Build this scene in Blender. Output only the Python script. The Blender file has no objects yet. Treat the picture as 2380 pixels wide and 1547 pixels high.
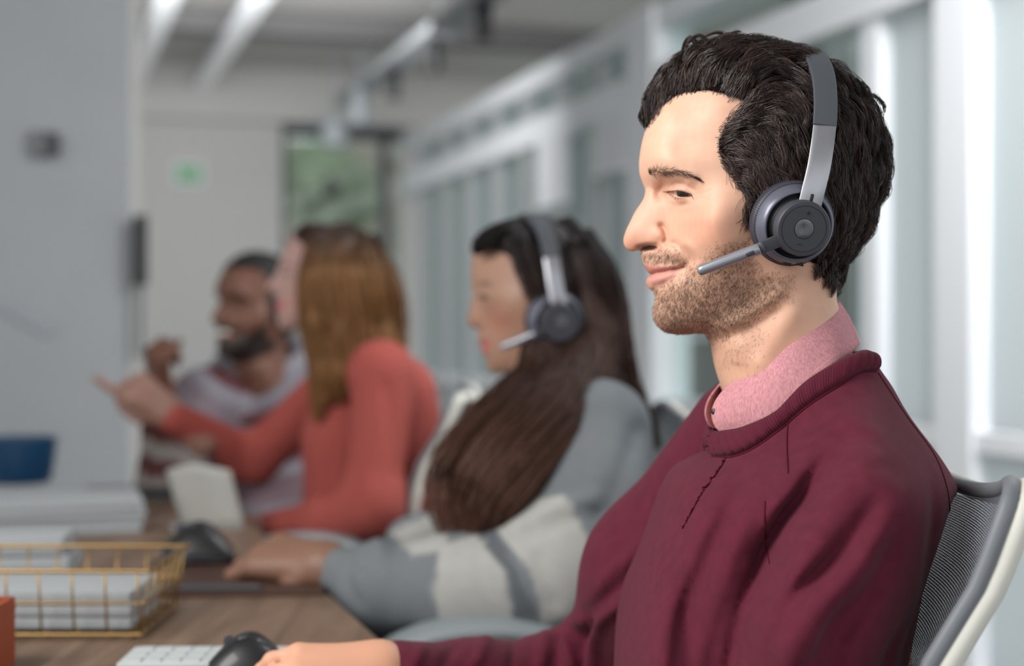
import bpy, bmesh, math, random
import numpy as np
from mathutils import Vector, Matrix

# ------------------------------------------------------------------ camera, world, lights, exposure
SC = bpy.context.scene
COL = SC.collection
FPX, CX, CY, CAMZ = 3640.0, 1190.0, 773.5, 1.07      # focal length in pixels of a 2380 x 1547 frame
YAW = math.atan2(1096.0, 3640.0)                      # the room is turned against the lens
cam_d = bpy.data.cameras.new('camera')
cam = bpy.data.objects.new('camera', cam_d); COL.objects.link(cam)
cam.location = (0, 0, CAMZ); cam.rotation_euler = (math.pi / 2, 0, 0)
cam_d.sensor_width = 36.0; cam_d.lens = 36.0 * FPX / 2380.0
cam_d.clip_start = 0.02; cam_d.clip_end = 200
cam_d.dof.use_dof = True; cam_d.dof.focus_distance = 1.26; cam_d.dof.aperture_fstop = 2.9
SC.camera = cam
SC.view_settings.view_transform = 'Standard'; SC.view_settings.look = 'None'
SC.view_settings.gamma = 1.0; SC.view_settings.use_curve_mapping = False
SC.view_settings.exposure = 0.0

wd = bpy.data.worlds.new('overcast_sky'); SC.world = wd; wd.use_nodes = True
wd.node_tree.nodes['Background'].inputs[0].default_value = (0.93, 0.97, 1.0, 1)
wd.node_tree.nodes['Background'].inputs[1].default_value = 1.2

def area_light(name, loc, target, sx, sy, power, color=(1, 1, 1)):
    l = bpy.data.lights.new(name, 'AREA'); l.shape = 'RECTANGLE'; l.size = sx; l.size_y = sy
    l.energy = power; l.color = color
    o = bpy.data.objects.new(name, l); COL.objects.link(o); o.location = loc
    o.rotation_euler = (Vector(target) - Vector(loc)).to_track_quat('-Z', 'Y').to_euler()
    return o
area_light('key_front_left', (-1.15, 0.75, 1.95), (0.2, 1.35, 1.05), 0.9, 0.9, 34, (1.0, 0.98, 0.95))  # unseen key added at the front left to light the man
area_light('wall_fill', (1.15, 3.0, 2.80), (1.75, 4.2, 1.2), 1.2, 1.2, 115)  # unseen fill added to brighten the window wall
area_light('wall_fill', (-2.2, 3.4, 2.80), (-2.4, 5.4, 1.0), 1.2, 0.6, 9)  # unseen fill added to brighten the left partition
area_light('wall_fill', (-1.4, 7.4, 2.40), (-1.6, 10.0, 1.9), 2.0, 1.2, 42)  # unseen fill added to lift the far wall

# ------------------------------------------------------------------ small helpers
def lin(r, g, b):
    f = lambda c: (c / 255 / 12.92) if c <= 10.3 else ((c / 255 + 0.055) / 1.055) ** 2.4
    return (f(r), f(g), f(b))
def W(px, py, Y):
    return np.array([(px - CX) / FPX * Y, Y, CAMZ - (py - CY) / FPX * Y])
def topx(P):
    P = np.asarray(P); return CX + P[..., 0] / P[..., 1] * FPX, CY - (P[..., 2] - CAMZ) / P[..., 1] * FPX
UD = np.array([-math.sin(YAW), math.cos(YAW)]); VD = np.array([math.cos(YAW), math.sin(YAW)])
def RM(a, b, z):                                       # room coordinates: a to the window wall, b down the room
    p = a * VD + b * UD; return np.array([p[0], p[1], z])
def wall_b(px, a):                                     # where the ray through px meets the wall plane at a
    t = (px - CX) / FPX; Y = a / (VD[0] * t + VD[1]); X = t * Y
    return X * UD[0] + Y * UD[1], Y
RNG = np.random.default_rng(7); random.seed(7)

def mat(name, color=(0.5, 0.5, 0.5), rough=0.6, metal=0.0, attr=False, sss=0.0, sss_r=(1, .35, .2), sss_scale=0.004,
        bump=None, spec=0.5, noise=None, coat=0.0, emit=None, sheen=0.0, alpha=None):
    m = bpy.data.materials.new(name); m.use_nodes = True
    nt = m.node_tree; N, L = nt.nodes, nt.links
    b = N['Principled BSDF']
    b.inputs['Base Color'].default_value = (*color, 1); b.inputs['Roughness'].default_value = rough
    b.inputs['Metallic'].default_value = metal; b.inputs['Specular IOR Level'].default_value = spec
    if coat: b.inputs['Coat Weight'].default_value = coat
    if sheen: b.inputs['Sheen Weight'].default_value = sheen
    if alpha is not None: b.inputs['Alpha'].default_value = alpha
    if sss:
        b.inputs['Subsurface Weight'].default_value = sss; b.inputs['Subsurface Radius'].default_value = sss_r
        b.inputs['Subsurface Scale'].default_value = sss_scale
    tc = None
    src = None
    if attr:
        a = N.new('ShaderNodeAttribute'); a.attribute_name = 'Col'; src = a.outputs['Color']
    if noise:                                           # (scale, amount, stretch) mottles the colour
        tc = N.new('ShaderNodeTexCoord'); mp = N.new('ShaderNodeMapping'); mp.inputs['Scale'].default_value = noise[2]
        L.new(tc.outputs['Object'], mp.inputs[0])
        t = N.new('ShaderNodeTexNoise'); t.inputs['Scale'].default_value = noise[0]; t.inputs['Detail'].default_value = 6
        L.new(mp.outputs[0], t.inputs['Vector'])
        r = N.new('ShaderNodeMapRange'); r.inputs[1].default_value = 0.3; r.inputs[2].default_value = 0.7
        r.inputs[3].default_value = 1 - noise[1]; r.inputs[4].default_value = 1 + noise[1]
        L.new(t.outputs['Fac'], r.inputs[0])
        mx = N.new('ShaderNodeVectorMath'); mx.operation = 'SCALE'
        if src: L.new(src, mx.inputs[0])
        else: mx.inputs[0].default_value = color
        L.new(r.outputs[0], mx.inputs['Scale']); src = mx.outputs[0]
    if src: L.new(src, b.inputs['Base Color'])
    if bump:                                            # (kind, scale, strength, distance)
        tc = N.new('ShaderNodeTexCoord')
        bn = N.new('ShaderNodeBump'); bn.inputs['Strength'].default_value = bump[2]; bn.inputs['Distance'].default_value = bump[3]
        if bump[0] == 'noise':
            t = N.new('ShaderNodeTexNoise'); t.inputs['Scale'].default_value = bump[1]; t.inputs['Detail'].default_value = 4
            L.new(tc.outputs['Object'], t.inputs['Vector']); L.new(t.outputs['Fac'], bn.inputs['Height'])
        else:
            t = N.new('ShaderNodeTexWave'); t.inputs['Scale'].default_value = bump[1]; t.inputs['Distortion'].default_value = 2.0
            t.inputs['Detail Scale'].default_value = 3.0
            t.bands_direction = bump[0]
            mp = N.new('ShaderNodeMapping'); mp.inputs['Rotation'].default_value = bump[4] if len(bump) > 4 else (0, 0, 0)
            L.new(tc.outputs['Object'], mp.inputs[0]); L.new(mp.outputs[0], t.inputs['Vector'])
            L.new(t.outputs['Fac'], bn.inputs['Height'])
        L.new(bn.outputs[0], b.inputs['Normal'])
    if emit:
        b.inputs['Emission Color'].default_value = (*emit[0], 1); b.inputs['Emission Strength'].default_value = emit[1]
    return m

def mesh_obj(name, V, Fc, material=None, parent=None, smooth=True, col=None):
    V = np.asarray(V, dtype=np.float64)
    me = bpy.data.meshes.new(name)
    if isinstance(Fc, np.ndarray):
        k = Fc.shape[1]; n = len(Fc)
        me.vertices.add(len(V)); me.vertices.foreach_set('co', V.astype(np.float32).ravel())
        me.loops.add(n * k); me.loops.foreach_set('vertex_index', Fc.astype(np.int32).ravel())
        me.polygons.add(n); me.polygons.foreach_set('loop_start', np.arange(0, n * k, k, dtype=np.int32))
        me.update(calc_edges=True); me.validate()
    else:
        me.from_pydata([tuple(v) for v in V], [], [list(f) for f in Fc])
    if col is not None:
        a = me.color_attributes.new('Col', 'FLOAT_COLOR', 'POINT')
        c = np.ones((len(V), 4), np.float32); c[:, :3] = col
        a.data.foreach_set('color', c.ravel())
    if smooth: me.polygons.foreach_set('use_smooth', np.ones(len(me.polygons), bool))
    if material: me.materials.append(material)
    o = bpy.data.objects.new(name, me); COL.objects.link(o)
    if parent: link_to(o, parent)
    return o
def link_to(o, parent):
    o.parent = parent
    o.matrix_parent_inverse = parent_world(parent).inverted()
def parent_world(p):
    return Matrix.Translation(p.location) @ p.rotation_euler.to_matrix().to_4x4() if p.parent is None else Matrix.Identity(4)
def tag(o, label=None, cat=None, group=None, kind=None):
    if label: o['label'] = label
    if cat: o['category'] = cat
    if group: o['group'] = group
    if kind: o['kind'] = kind
    return o
def empty(name, loc, rz=0.0):
    o = bpy.data.objects.new(name, None); COL.objects.link(o); o.location = tuple(loc); o.rotation_euler = (0, 0, rz)
    o.empty_display_size = 0.05; return o
def copy_tree(o, parent=None):
    c = o.copy(); COL.objects.link(c)
    if parent: c.parent = parent; c.matrix_parent_inverse = o.matrix_parent_inverse.copy()
    for ch in list(o.children): copy_tree(ch, c)
    return c

class MB:                                               # collects simple shapes into one mesh
    def __init__(s): s.v = []; s.f = []; s.n = 0
    def add(s, V, Fc):
        s.v.append(np.asarray(V, float)); s.f += [[i + s.n for i in f] for f in Fc]; s.n += len(V); return s
    def box(s, c, size, M=None, bev=0.0):
        bm = bmesh.new(); bmesh.ops.create_cube(bm, size=1)
        bmesh.ops.scale(bm, vec=size, verts=bm.verts)
        if bev: bmesh.ops.bevel(bm, geom=bm.edges[:], offset=bev, segments=2, affect='EDGES', profile=0.6)
        V = np.array([v.co[:] for v in bm.verts]); bm.verts.index_update(); Fc = [[v.index for v in f.verts] for f in bm.faces]; bm.free()
        if M is not None: V = V @ np.asarray(M).T
        return s.add(V + np.asarray(c), Fc)
    def tube(s, path, r, k=8, closed=False, caps=True, flat=1.0, up=(0, 0, 1)):
        P = np.asarray(path, float); n = len(P); r = np.broadcast_to(r, (n,))
        if closed: T = np.roll(P, -1, 0) - np.roll(P, 1, 0)
        else: T = np.gradient(P, axis=0)
        T /= np.linalg.norm(T, axis=1, keepdims=True) + 1e-12
        U = np.asarray(up, float) + 0 * T; U = U - (U * T).sum(1, keepdims=True) * T
        bad = np.linalg.norm(U, axis=1) < 1e-3; U[bad] = np.cross(T[bad], (1, 0, 0)); U /= np.linalg.norm(U, axis=1, keepdims=True)
        B = np.cross(T, U)
        a = np.arange(k) / k * 2 * np.pi
        V = P[:, None] + r[:, None, None] * (np.cos(a)[None, :, None] * B[:, None] + flat * np.sin(a)[None, :, None] * U[:, None])
        V = V.reshape(-1, 3); Fc = []
        for i in range(n if closed else n - 1):
            j = (i + 1) % n
            for q in range(k): Fc.append([i * k + q, i * k + (q + 1) % k, j * k + (q + 1) % k, j * k + q])
        if caps and not closed:
            Fc.append(list(range(k))[::-1]); Fc.append([(n - 1) * k + q for q in range(k)])
        return s.add(V, Fc)
    def lathe(s, prof, O, ax, k=48, closed=False):       # prof: (radius, height along ax)
        ax = np.asarray(ax, float); ax /= np.linalg.norm(ax)
        e1 = np.cross(ax, (0.123, 0.3, 1.0)); e1 /= np.linalg.norm(e1); e2 = np.cross(ax, e1)
        a = np.arange(k) / k * 2 * np.pi; prof = list(prof); n = len(prof); V = []; Fc = []
        for r, h in prof:
            V.append(np.asarray(O) + h * ax + max(r, 1e-6) * (np.cos(a)[:, None] * e1 + np.sin(a)[:, None] * e2))
        for i in range(n if closed else n - 1):
            j = (i + 1) % n
            for q in range(k): Fc.append([i * k + q, i * k + (q + 1) % k, j * k + (q + 1) % k, j * k + q])
        return s.add(np.concatenate(V), Fc)
    def prism(s, poly, thick, M, O):                     # poly in the xy plane of frame M (columns), extruded along z
        P = np.asarray(poly, float); n = len(P)
        V = np.concatenate([np.c_[P, np.full(n, -thick / 2)], np.c_[P, np.full(n, thick / 2)]]) @ np.asarray(M).T + np.asarray(O)
        Fc = [list(range(n))[::-1], list(range(n, 2 * n))] + [[i, (i + 1) % n, n + (i + 1) % n, n + i] for i in range(n)]
        return s.add(V, Fc)
    def build(s, name, material, parent=None, smooth=False, kind=None):
        o = mesh_obj(name, np.concatenate(s.v), s.f, material, parent, smooth)
        if smooth == 'auto':
            o.data.polygons.foreach_set('use_smooth', np.ones(len(o.data.polygons), bool))
            md = o.modifiers.new('edge', 'EDGE_SPLIT'); md.split_angle = math.radians(40)
        if kind: o['kind'] = kind
        return o
def RZ(a):
    c, s = math.cos(a), math.sin(a); return np.array([[c, -s, 0], [s, c, 0], [0, 0, 1]])
ROOM = RZ(YAW)
def spline(P, n, closed=False):
    P = np.asarray(P, float); m = len(P)
    t = np.linspace(0, m if closed else m - 1, n, endpoint=not closed); i = np.floor(t).astype(int)
    if not closed: i = np.minimum(i, m - 2)
    f = (t - i)[:, None]
    g = (lambda k: P[k % m]) if closed else (lambda k: np.where((k < 0)[:, None], 2 * P[0] - P[1], np.where((k > m - 1)[:, None], 2 * P[-1] - P[-2], P[np.clip(k, 0, m - 1)])))
    a, b, c, d = g(i - 1), g(i), g(i + 1), g(i + 2)
    return 0.5 * (2 * b + (c - a) * f + (2 * a - 5 * b + 4 * c - d) * f ** 2 + (3 * b - a - 3 * c + d) * f ** 3)

# ------------------------------------------------------------------ implicit surfaces
def surface_net(Fv, org, h):
    S = Fv > 0
    c = [S[i:S.shape[0] - 1 + i, j:S.shape[1] - 1 + j, k:S.shape[2] - 1 + k] for i in (0, 1) for j in (0, 1) for k in (0, 1)]
    anyc = c[0].copy(); allc = c[0].copy()
    for q in c[1:]: anyc |= q; allc &= q
    I = np.argwhere(anyc & ~allc); idx = -np.ones(anyc.shape, np.int32); idx[tuple(I.T)] = np.arange(len(I))
    acc = np.zeros((len(I), 3)); cnt = np.zeros(len(I))
    for ax in range(3):
        o1, o2 = [a for a in range(3) if a != ax]
        for p in (0, 1):
            for q in (0, 1):
                A = I.copy(); A[:, o1] += p; A[:, o2] += q; B = A.copy(); B[:, ax] += 1
                fa = Fv[tuple(A.T)]; fb = Fv[tuple(B.T)]; m = (fa > 0) != (fb > 0)
                t = fa[m] / (fa[m] - fb[m]); pos = A[m].astype(float); pos[:, ax] += t
                acc[m] += pos; cnt[m] += 1
    V = acc / cnt[:, None] * h + np.asarray(org)
    Q = []
    for ax in range(3):
        o1, o2 = [(1, 2), (2, 0), (0, 1)][ax]
        sl0 = [slice(None)] * 3; sl1 = [slice(None)] * 3; sl0[ax] = slice(0, -1); sl1[ax] = slice(1, None)
        a = S[tuple(sl0)]; b = S[tuple(sl1)]
        E = np.argwhere(a != b); E = E[(E[:, o1] > 0) & (E[:, o2] > 0) & (E[:, o1] < S.shape[o1] - 1) & (E[:, o2] < S.shape[o2] - 1)]
        def cell(d1, d2):
            X = E.copy(); X[:, o1] -= d1; X[:, o2] -= d2; return idx[tuple(X.T)]
        q = np.stack([cell(1, 1), cell(0, 1), cell(0, 0), cell(1, 0)], 1)
        flip = ~a[tuple(E.T)]; q[flip] = q[flip][:, ::-1]
        Q.append(q)
    Q = np.concatenate(Q); Q = Q[(Q >= 0).all(1)]
    return V, Q
def smin(a, b, k):
    h = np.clip(0.5 + 0.5 * (b - a) / k, 0, 1); return b * (1 - h) + a * h - k * h * (1 - h)
def sd_cone(P, a, b, ra, rb):
    a = np.asarray(a, float); b = np.asarray(b, float); ab = b - a
    t = np.clip(((P - a) @ ab) / (ab @ ab + 1e-12), 0, 1)
    return np.linalg.norm(P - a - t[..., None] * ab, axis=-1) - (ra + (rb - ra) * t)
def sd_ell(P, c, r, M=None):
    q = P - np.asarray(c); 
    if M is not None: q = q @ np.asarray(M)
    q = q / np.asarray(r); l = np.linalg.norm(q, axis=-1); return (l - 1) * min(r) * np.clip(l, .6, None) ** 0 
def net_from_sdf(fun, lo, hi, h):
    lo = np.asarray(lo, float); n = np.ceil((np.asarray(hi) - lo) / h).astype(int) + 1
    g = np.stack(np.meshgrid(*[lo[i] + h * np.arange(n[i]) for i in range(3)], indexing='ij'), -1)
    Fv = -fun(g.reshape(-1, 3)).reshape(n)
    return surface_net(Fv, lo, h)
def body_sdf(prims, k=0.03):                             # prims: ('c', a, b, ra, rb[, k]) or ('e', c, r, M[, k])
    def f(P):
        d = None
        for p in prims:
            if p[0] == 'c': e = sd_cone(P, *p[1:5]); kk = p[5] if len(p) > 5 else k
            else: e = sd_ell(P, *p[1:4]); kk = p[4] if len(p) > 4 else k
            d = e if d is None else smin(d, e, kk)
        return d
    return f
def prim_bounds(prims, pad=0.03):
    lo = np.full(3, 9e9); hi = -lo
    for p in prims:
        if p[0] == 'c':
            for c, r in ((p[1], p[3]), (p[2], p[4])): lo = np.minimum(lo, np.asarray(c) - r); hi = np.maximum(hi, np.asarray(c) + r)
        else: r = max(p[2]); lo = np.minimum(lo, np.asarray(p[1]) - r); hi = np.maximum(hi, np.asarray(p[1]) + r)
    return lo - pad, hi + pad
def sdf_mesh(prims, h, k=0.03):
    lo, hi = prim_bounds(prims); return net_from_sdf(body_sdf(prims, k), lo, hi, h)
def vnormals(V, Q):
    a, b, c, d = (V[Q[:, i]] for i in range(4)); n = np.cross(c - a, d - b)
    N = np.zeros_like(V)
    for i in range(4): np.add.at(N, Q[:, i], n)
    return N / (np.linalg.norm(N, axis=1, keepdims=True) + 1e-12)
def join_np(parts):
    V = []; Q = []; n = 0
    for v, q in parts: V.append(v); Q.append(q + n); n += len(v)
    return np.concatenate(V), np.concatenate(Q)
def drop_faces(V, Q, keep_v):
    Q = Q[keep_v[Q].all(1)]; u = np.zeros(len(V), bool); u[Q] = True
    m = np.cumsum(u) - 1; return V[u], m[Q], u
def seg_dist(P, poly):                                   # distance of 2-D points to a polyline, and position along it 0..1
    best = np.full(len(P), 9e9); tt = np.zeros(len(P)); poly = np.asarray(poly, float); n = len(poly) - 1
    for i in range(n):
        a, b = poly[i], poly[i + 1]; ab = b - a
        t = np.clip(((P - a) @ ab) / (ab @ ab + 1e-15), 0, 1); d = np.linalg.norm(P - a - t[:, None] * ab, axis=1)
        m = d < best; best[m] = d[m]; tt[m] = (i + t[m]) / n
    return best, tt
def in_poly(P, poly):
    x, y = P[:, 0], P[:, 1]; c = np.zeros(len(P), bool); poly = np.asarray(poly, float); n = len(poly)
    for i in range(n):
        x1, y1 = poly[i]; x2, y2 = poly[(i + 1) % n]
        if y1 == y2: continue
        c ^= ((y1 > y) != (y2 > y)) & (x < (x2 - x1) * (y - y1) / (y2 - y1) + x1)
    return c
def soft_poly(P, poly, s):                               # 1 inside, 0 outside, soft over s
    d, _ = seg_dist(P, list(poly) + [poly[0]]); sg = np.where(in_poly(P, poly), d, -d)
    t = np.clip(0.5 + sg / (2 * s), 0, 1); return t * t * (3 - 2 * t)

class Inflate:
    """A rounded solid, symmetric about the plane y = Y0, whose side outline is the given polygon."""
    def __init__(s, outline, Y0, controls, g=0.00075, c=15e-3, dense=4):
        s.Y0 = Y0; s.g = g
        P = np.array([s.S(*o) for o in outline]); P = spline(P, len(P) * dense, closed=True); s.P = P
        s.lo = P.min(0) - 0.02; n = np.ceil((P.max(0) + 0.02 - s.lo) / g).astype(int) + 1; n = (n + 7) // 8 * 8; s.n = n
        G = np.stack(np.meshgrid(s.lo[0] + g * np.arange(n[0]), s.lo[1] + g * np.arange(n[1]), indexing='ij'), -1).reshape(-1, 2).astype(np.float32)
        # the distance is exact near the outline only
        step = 4; C = G.reshape(n[0], n[1], 2)[::step, ::step].reshape(-1, 2)
        d, _ = seg_dist(G, np.vstack([P, P[:1]]).astype(np.float32)); sg = np.where(in_poly(G, P), d, -d).reshape(n)
        u = None
        for f in (8, 4, 2, 1):
            m = sg[::f, ::f] > 0; hh = g * f
            if u is None: u = np.zeros(m.shape)
            else:
                u = np.repeat(np.repeat(u, 2, 0), 2, 1)[:m.shape[0], :m.shape[1]]
                u = np.pad(u, ((0, m.shape[0] - u.shape[0]), (0, m.shape[1] - u.shape[1])))
            for _ in range(400 if f == 8 else 160 if f > 1 else 90):
                q = np.pad(u, 1); u = np.where(m, 0.25 * (q[2:, 1:-1] + q[:-2, 1:-1] + q[1:-1, 2:] + q[1:-1, :-2]) + hh * hh, 0)
        ok = sg > 3.5 * g; hq = np.where(ok, u / np.maximum(sg, g), 0.0); wt = ok.astype(float)
        for _ in range(60):                              # carry the ratio across the outline
            a = np.pad(hq * wt, 1); b = np.pad(wt, 1)
            num = a[2:, 1:-1] + a[:-2, 1:-1] + a[1:-1, 2:] + a[1:-1, :-2]; den = b[2:, 1:-1] + b[:-2, 1:-1] + b[1:-1, 2:] + b[1:-1, :-2]
            hq = np.where(ok, hq, num / np.maximum(den, 1e-9)); wt = np.where(ok | (den > 0), 1.0, 0.0)
        s.w2 = sg * np.where(hq > 0, hq, 0.05); s.G = G
        if controls:
            K = np.array([s.S(a, b, w * 1e-3) for a, b, w in controls]); wv = np.array([w * 1e-3 for *_, w in controls])
            r = np.log(wv ** 2 / np.maximum(s.samp(s.w2, K), 2e-5)); phi = lambda d: np.sqrt(d * d + c * c)
            D = np.linalg.norm(K[:, None] - K[None], axis=-1); n_ = len(K)
            A = np.zeros((n_ + 1, n_ + 1)); A[:n_, :n_] = phi(D) - np.eye(n_) * 2e-4; A[:n_, n_] = 1; A[n_, :n_] = 1
            co = np.linalg.solve(A, np.r_[r, 0]); R = np.full(len(G), co[-1])
            for i in range(n_): R = R + co[i] * phi(np.linalg.norm(G - K[i], axis=1))
            s.w2 = s.w2 * np.exp(np.clip(R, -2.2, 2.2)).reshape(s.n)
        s.fix()
    def S(s, px, py, w=0.0): 
        Y = s.Y0 - w; return np.array([(px - CX) / FPX * Y, CAMZ - (py - CY) / FPX * Y])
    def samp(s, A, Q):
        f = (np.asarray(Q) - s.lo) / s.g; f = np.clip(f, 0, s.n - 1.001); i = f.astype(int); t = f - i
        return (A[i[..., 0], i[..., 1]] * (1 - t[..., 0]) * (1 - t[..., 1]) + A[i[..., 0] + 1, i[..., 1]] * t[..., 0] * (1 - t[..., 1])
                + A[i[..., 0], i[..., 1] + 1] * (1 - t[..., 0]) * t[..., 1] + A[i[..., 0] + 1, i[..., 1] + 1] * t[..., 0] * t[..., 1])
    def fix(s): s.gx, s.gz = np.gradient(s.w2, s.g)
    def w(s, Q): return np.sqrt(np.maximum(s.samp(s.w2, Q), 0))
    def pl(s, px, py):                                   # pixel -> plane point of the near surface
        w = 0.04
        for _ in range(6): q = s.S(px, py, w); w = 0.5 * w + 0.5 * float(s.w(q))
        return s.S(px, py, w)
    def pt(s, px, py, lift=0.0):
        q = s.pl(px, py); w = float(s.w(q)); p = np.array([q[0], s.Y0 - w, q[1]])
        return p + s.normal(p[None])[0] * lift
    def normal(s, P):
        q = P[:, [0, 2]]; n = np.stack([-s.samp(s.gx, q), 2 * (P[:, 1] - s.Y0), -s.samp(s.gz, q)], 1)
        return n / (np.linalg.norm(n, axis=1, keepdims=True) + 1e-12)
    def add(s, delta):                                   # move the surface sideways by delta (metres, on the grid)
        w = np.sqrt(np.maximum(s.w2, 0)); s.w2 = np.where(s.w2 > 0, np.maximum(w + delta, 0.15 * w) ** 2, s.w2)
    def stroke(s, pts, amp, sig, taper=True, asym=0.0):
        L = spline(np.array([s.pl(*p) for p in pts]), max(6, 5 * len(pts)))
        lo = L.min(0) - 4 * sig; hi = L.max(0) + 4 * sig
        m = ((s.G > lo) & (s.G < hi)).all(1); d, t = seg_dist(s.G[m], L)
        e = np.exp(-(d / sig) ** 2)
        if taper == 'long': e = e * np.sin(np.pi * np.clip(t, .02, .98)) ** .55
        elif taper: e = e * np.clip(np.minimum(t, 1 - t) * 5 + 0.15, 0, 1)
        D = np.zeros(len(s.G)); D[m] = amp * e; s.add(D.reshape(s.n))
    def bump(s, px, py, amp, sx, sz=None, rot=0.0):
        q = s.G - s.pl(px, py); sz = sz or sx; c, n = math.cos(rot), math.sin(rot)
        a = q[:, 0] * c + q[:, 1] * n; b = -q[:, 0] * n + q[:, 1] * c
        s.add((amp * np.exp(-(a / sx) ** 2 - (b / sz) ** 2)).reshape(s.n))
    def project(s, V, it=4):
        V = V.copy()
        for _ in range(it):
            q = V[:, [0, 2]]; l = V[:, 1] - s.Y0; Fv = s.samp(s.w2, q) - l * l
            g = np.stack([s.samp(s.gx, q), -2 * l, s.samp(s.gz, q)], 1)
            st = (Fv / ((g * g).sum(1) + 1e-7))[:, None] * g; ln = np.linalg.norm(st, axis=1, keepdims=True)
            V -= st * np.minimum(1, 0.004 / (ln + 1e-12))
        return V
    def mesh(s, h):
        s.fix()
        lo = s.lo + 0.012; hi = s.lo + s.g * (s.n - 1) - 0.012; wm = math.sqrt(s.w2.max()) + 3 * h
        xs = np.arange(lo[0], hi[0], h); zs = np.arange(lo[1], hi[1], h); ys = np.arange(-wm, wm + h, h) + 0.37 * h
        A = s.samp(s.w2, np.stack(np.meshgrid(xs, zs, indexing='ij'), -1)).astype(np.float32)
        Fv = A[:, None, :] - (ys ** 2)[None, :, None].astype(np.float32)
        V, Q = surface_net(Fv, (lo[0], s.Y0 + ys[0], lo[1]), h)
        return s.project(V), Q
    def vpx(s, V):                                       # pixel at which the near twin of each vertex shows
        Y = s.Y0 - np.abs(V[:, 1] - s.Y0)
        return np.stack([CX + V[:, 0] / Y * FPX, CY - (V[:, 2] - CAMZ) / Y * FPX], 1)

def strands(name, paths, r0, r1, material, parent, col=None, k=3):
    P = np.asarray(paths); n, S = P.shape[:2]
    T = np.gradient(P, axis=1); T /= np.linalg.norm(T, axis=2, keepdims=True) + 1e-12
    U = np.cross(T, np.array([0.31, 0.2, 0.93])); U /= np.linalg.norm(U, axis=2, keepdims=True) + 1e-12; B = np.cross(T, U)
    r = (np.linspace(r0, r1, S) if np.isscalar(r0) else r0)
    r = np.broadcast_to(r, (n, S))[:, :, None, None]; a = np.arange(k) / k * 2 * np.pi
    V = P[:, :, None] + r * (np.cos(a)[None, None, :, None] * U[:, :, None] + np.sin(a)[None, None, :, None] * B[:, :, None])
    base = (np.arange(n)[:, None, None] * S + np.arange(S - 1)[None, :, None]) * k; q = np.arange(k)[None, None]
    Q = np.stack([base + q, base + (q + 1) % k, base + k + (q + 1) % k, base + k + q], -1).reshape(-1, 4)
    c = None if col is None else np.repeat(np.asarray(col), S * k, 0)
    return V.reshape(-1, 3), Q, c
def fbm(P, seed, f, oct=2):                              # cheap smooth noise from sines
    r = np.random.default_rng(seed); o = np.zeros(len(P))
    for i in range(oct):
        for _ in range(5):
            k = r.normal(size=P.shape[1]) * f * 2 ** i; o += np.sin(P @ k + r.uniform(0, 6.28)) / (5 * 1.8 ** i)
    return o
# ------------------------------------------------------------------ the room
WA = 2.5                                                # the window wall
def rbox(name, a0, a1, b0, b1, z0, z1, m, parent=None, kind='structure', bev=0.0):
    b = MB(); b.box(RM((a0 + a1) / 2, (b0 + b1) / 2, (z0 + z1) / 2), (a1 - a0, b1 - b0, z1 - z0), ROOM, bev)
    o = b.build(name, m, parent)
    if kind and parent is None: o['kind'] = kind
    return o
def frosted():
    m = bpy.data.materials.new('frosted_panel'); m.use_nodes = True; N = m.node_tree.nodes; L = m.node_tree.links; N.clear()
    o = N.new('ShaderNodeOutputMaterial'); t = N.new('ShaderNodeBsdfTranslucent'); t.inputs[0].default_value = (.95, .99, 1.0, 1); d = N.new('ShaderNodeBsdfDiffuse'); d.inputs[0].default_value = (*lin(214, 220, 222), 1)
    x = N.new('ShaderNodeMixShader'); x.inputs[0].default_value = .35; L.new(t.outputs[0], x.inputs[1]); L.new(d.outputs[0], x.inputs[2]); L.new(x.outputs[0], o.inputs[0]); return m
M_floor = mat('carpet_floor', lin(110, 108, 106), 0.95, noise=(40, .15, (1, 1, 1))); M_ceil = mat('ceiling_paint', lin(196, 194, 192), 0.9)
M_wgrey = mat('grey_wall_paint', lin(170, 173, 177), 0.8, noise=(3, .03, (1, 1, 1))); M_wall = mat('off_white_wall_paint', lin(200, 199, 197), 0.85); M_white = mat('white_frame_paint', lin(236, 239, 243), 0.45)  # partition grey also holds the darkening of the left side
M_panel = frosted(); M_dark = mat('dark_gap_metal', lin(74, 84, 84), 0.5); M_beam = mat('grey_beam_paint', lin(112, 111, 112), 0.8); M_black = mat('black_plastic', lin(24, 25, 27), 0.4)
M_dgrey = mat('dark_grey_metal', lin(66, 70, 73), 0.5)
def glass_mat():
    m = bpy.data.materials.new('window_glass'); m.use_nodes = True; N = m.node_tree.nodes; L = m.node_tree.links; N.clear()
    o = N.new('ShaderNodeOutputMaterial'); t = N.new('ShaderNodeBsdfTransparent'); t.inputs[0].default_value = (.90, .95, .94, 1); g = N.new('ShaderNodeBsdfGlossy'); g.inputs['Roughness'].default_value = .02
    x = N.new('ShaderNodeMixShader'); x.inputs[0].default_value = .06; L.new(t.outputs[0], x.inputs[1]); L.new(g.outputs[0], x.inputs[2]); L.new(x.outputs[0], o.inputs[0]); return m
M_glass = glass_mat()
rbox('floor', -4.2, 2.6, -1.6, 11.1, -0.05, 0, M_floor)
rbox('ceiling', -4.2, 4.5, -1.6, 11.1, 2.86, 2.95, M_ceil)
BB = 10.72                                              # the far wall
def back_a(px): t = (px - CX) / FPX; Y = BB / (UD[0] * t + UD[1]); return t * Y * VD[0] + Y * VD[1]
aL, aR = back_a(655), back_a(938)
wb = rbox('wall_back', -4.2, aL, BB, BB + .15, 0, 2.5, M_wall)
rbox('wall_soffit', -4.2, 4.5, BB - .12, BB + .15, 2.5, 2.86, M_wall, wb, None)
rbox('wall_pier', aR, 4.5, BB, BB + .15, 0, 2.5, M_wall, wb, None)
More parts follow.
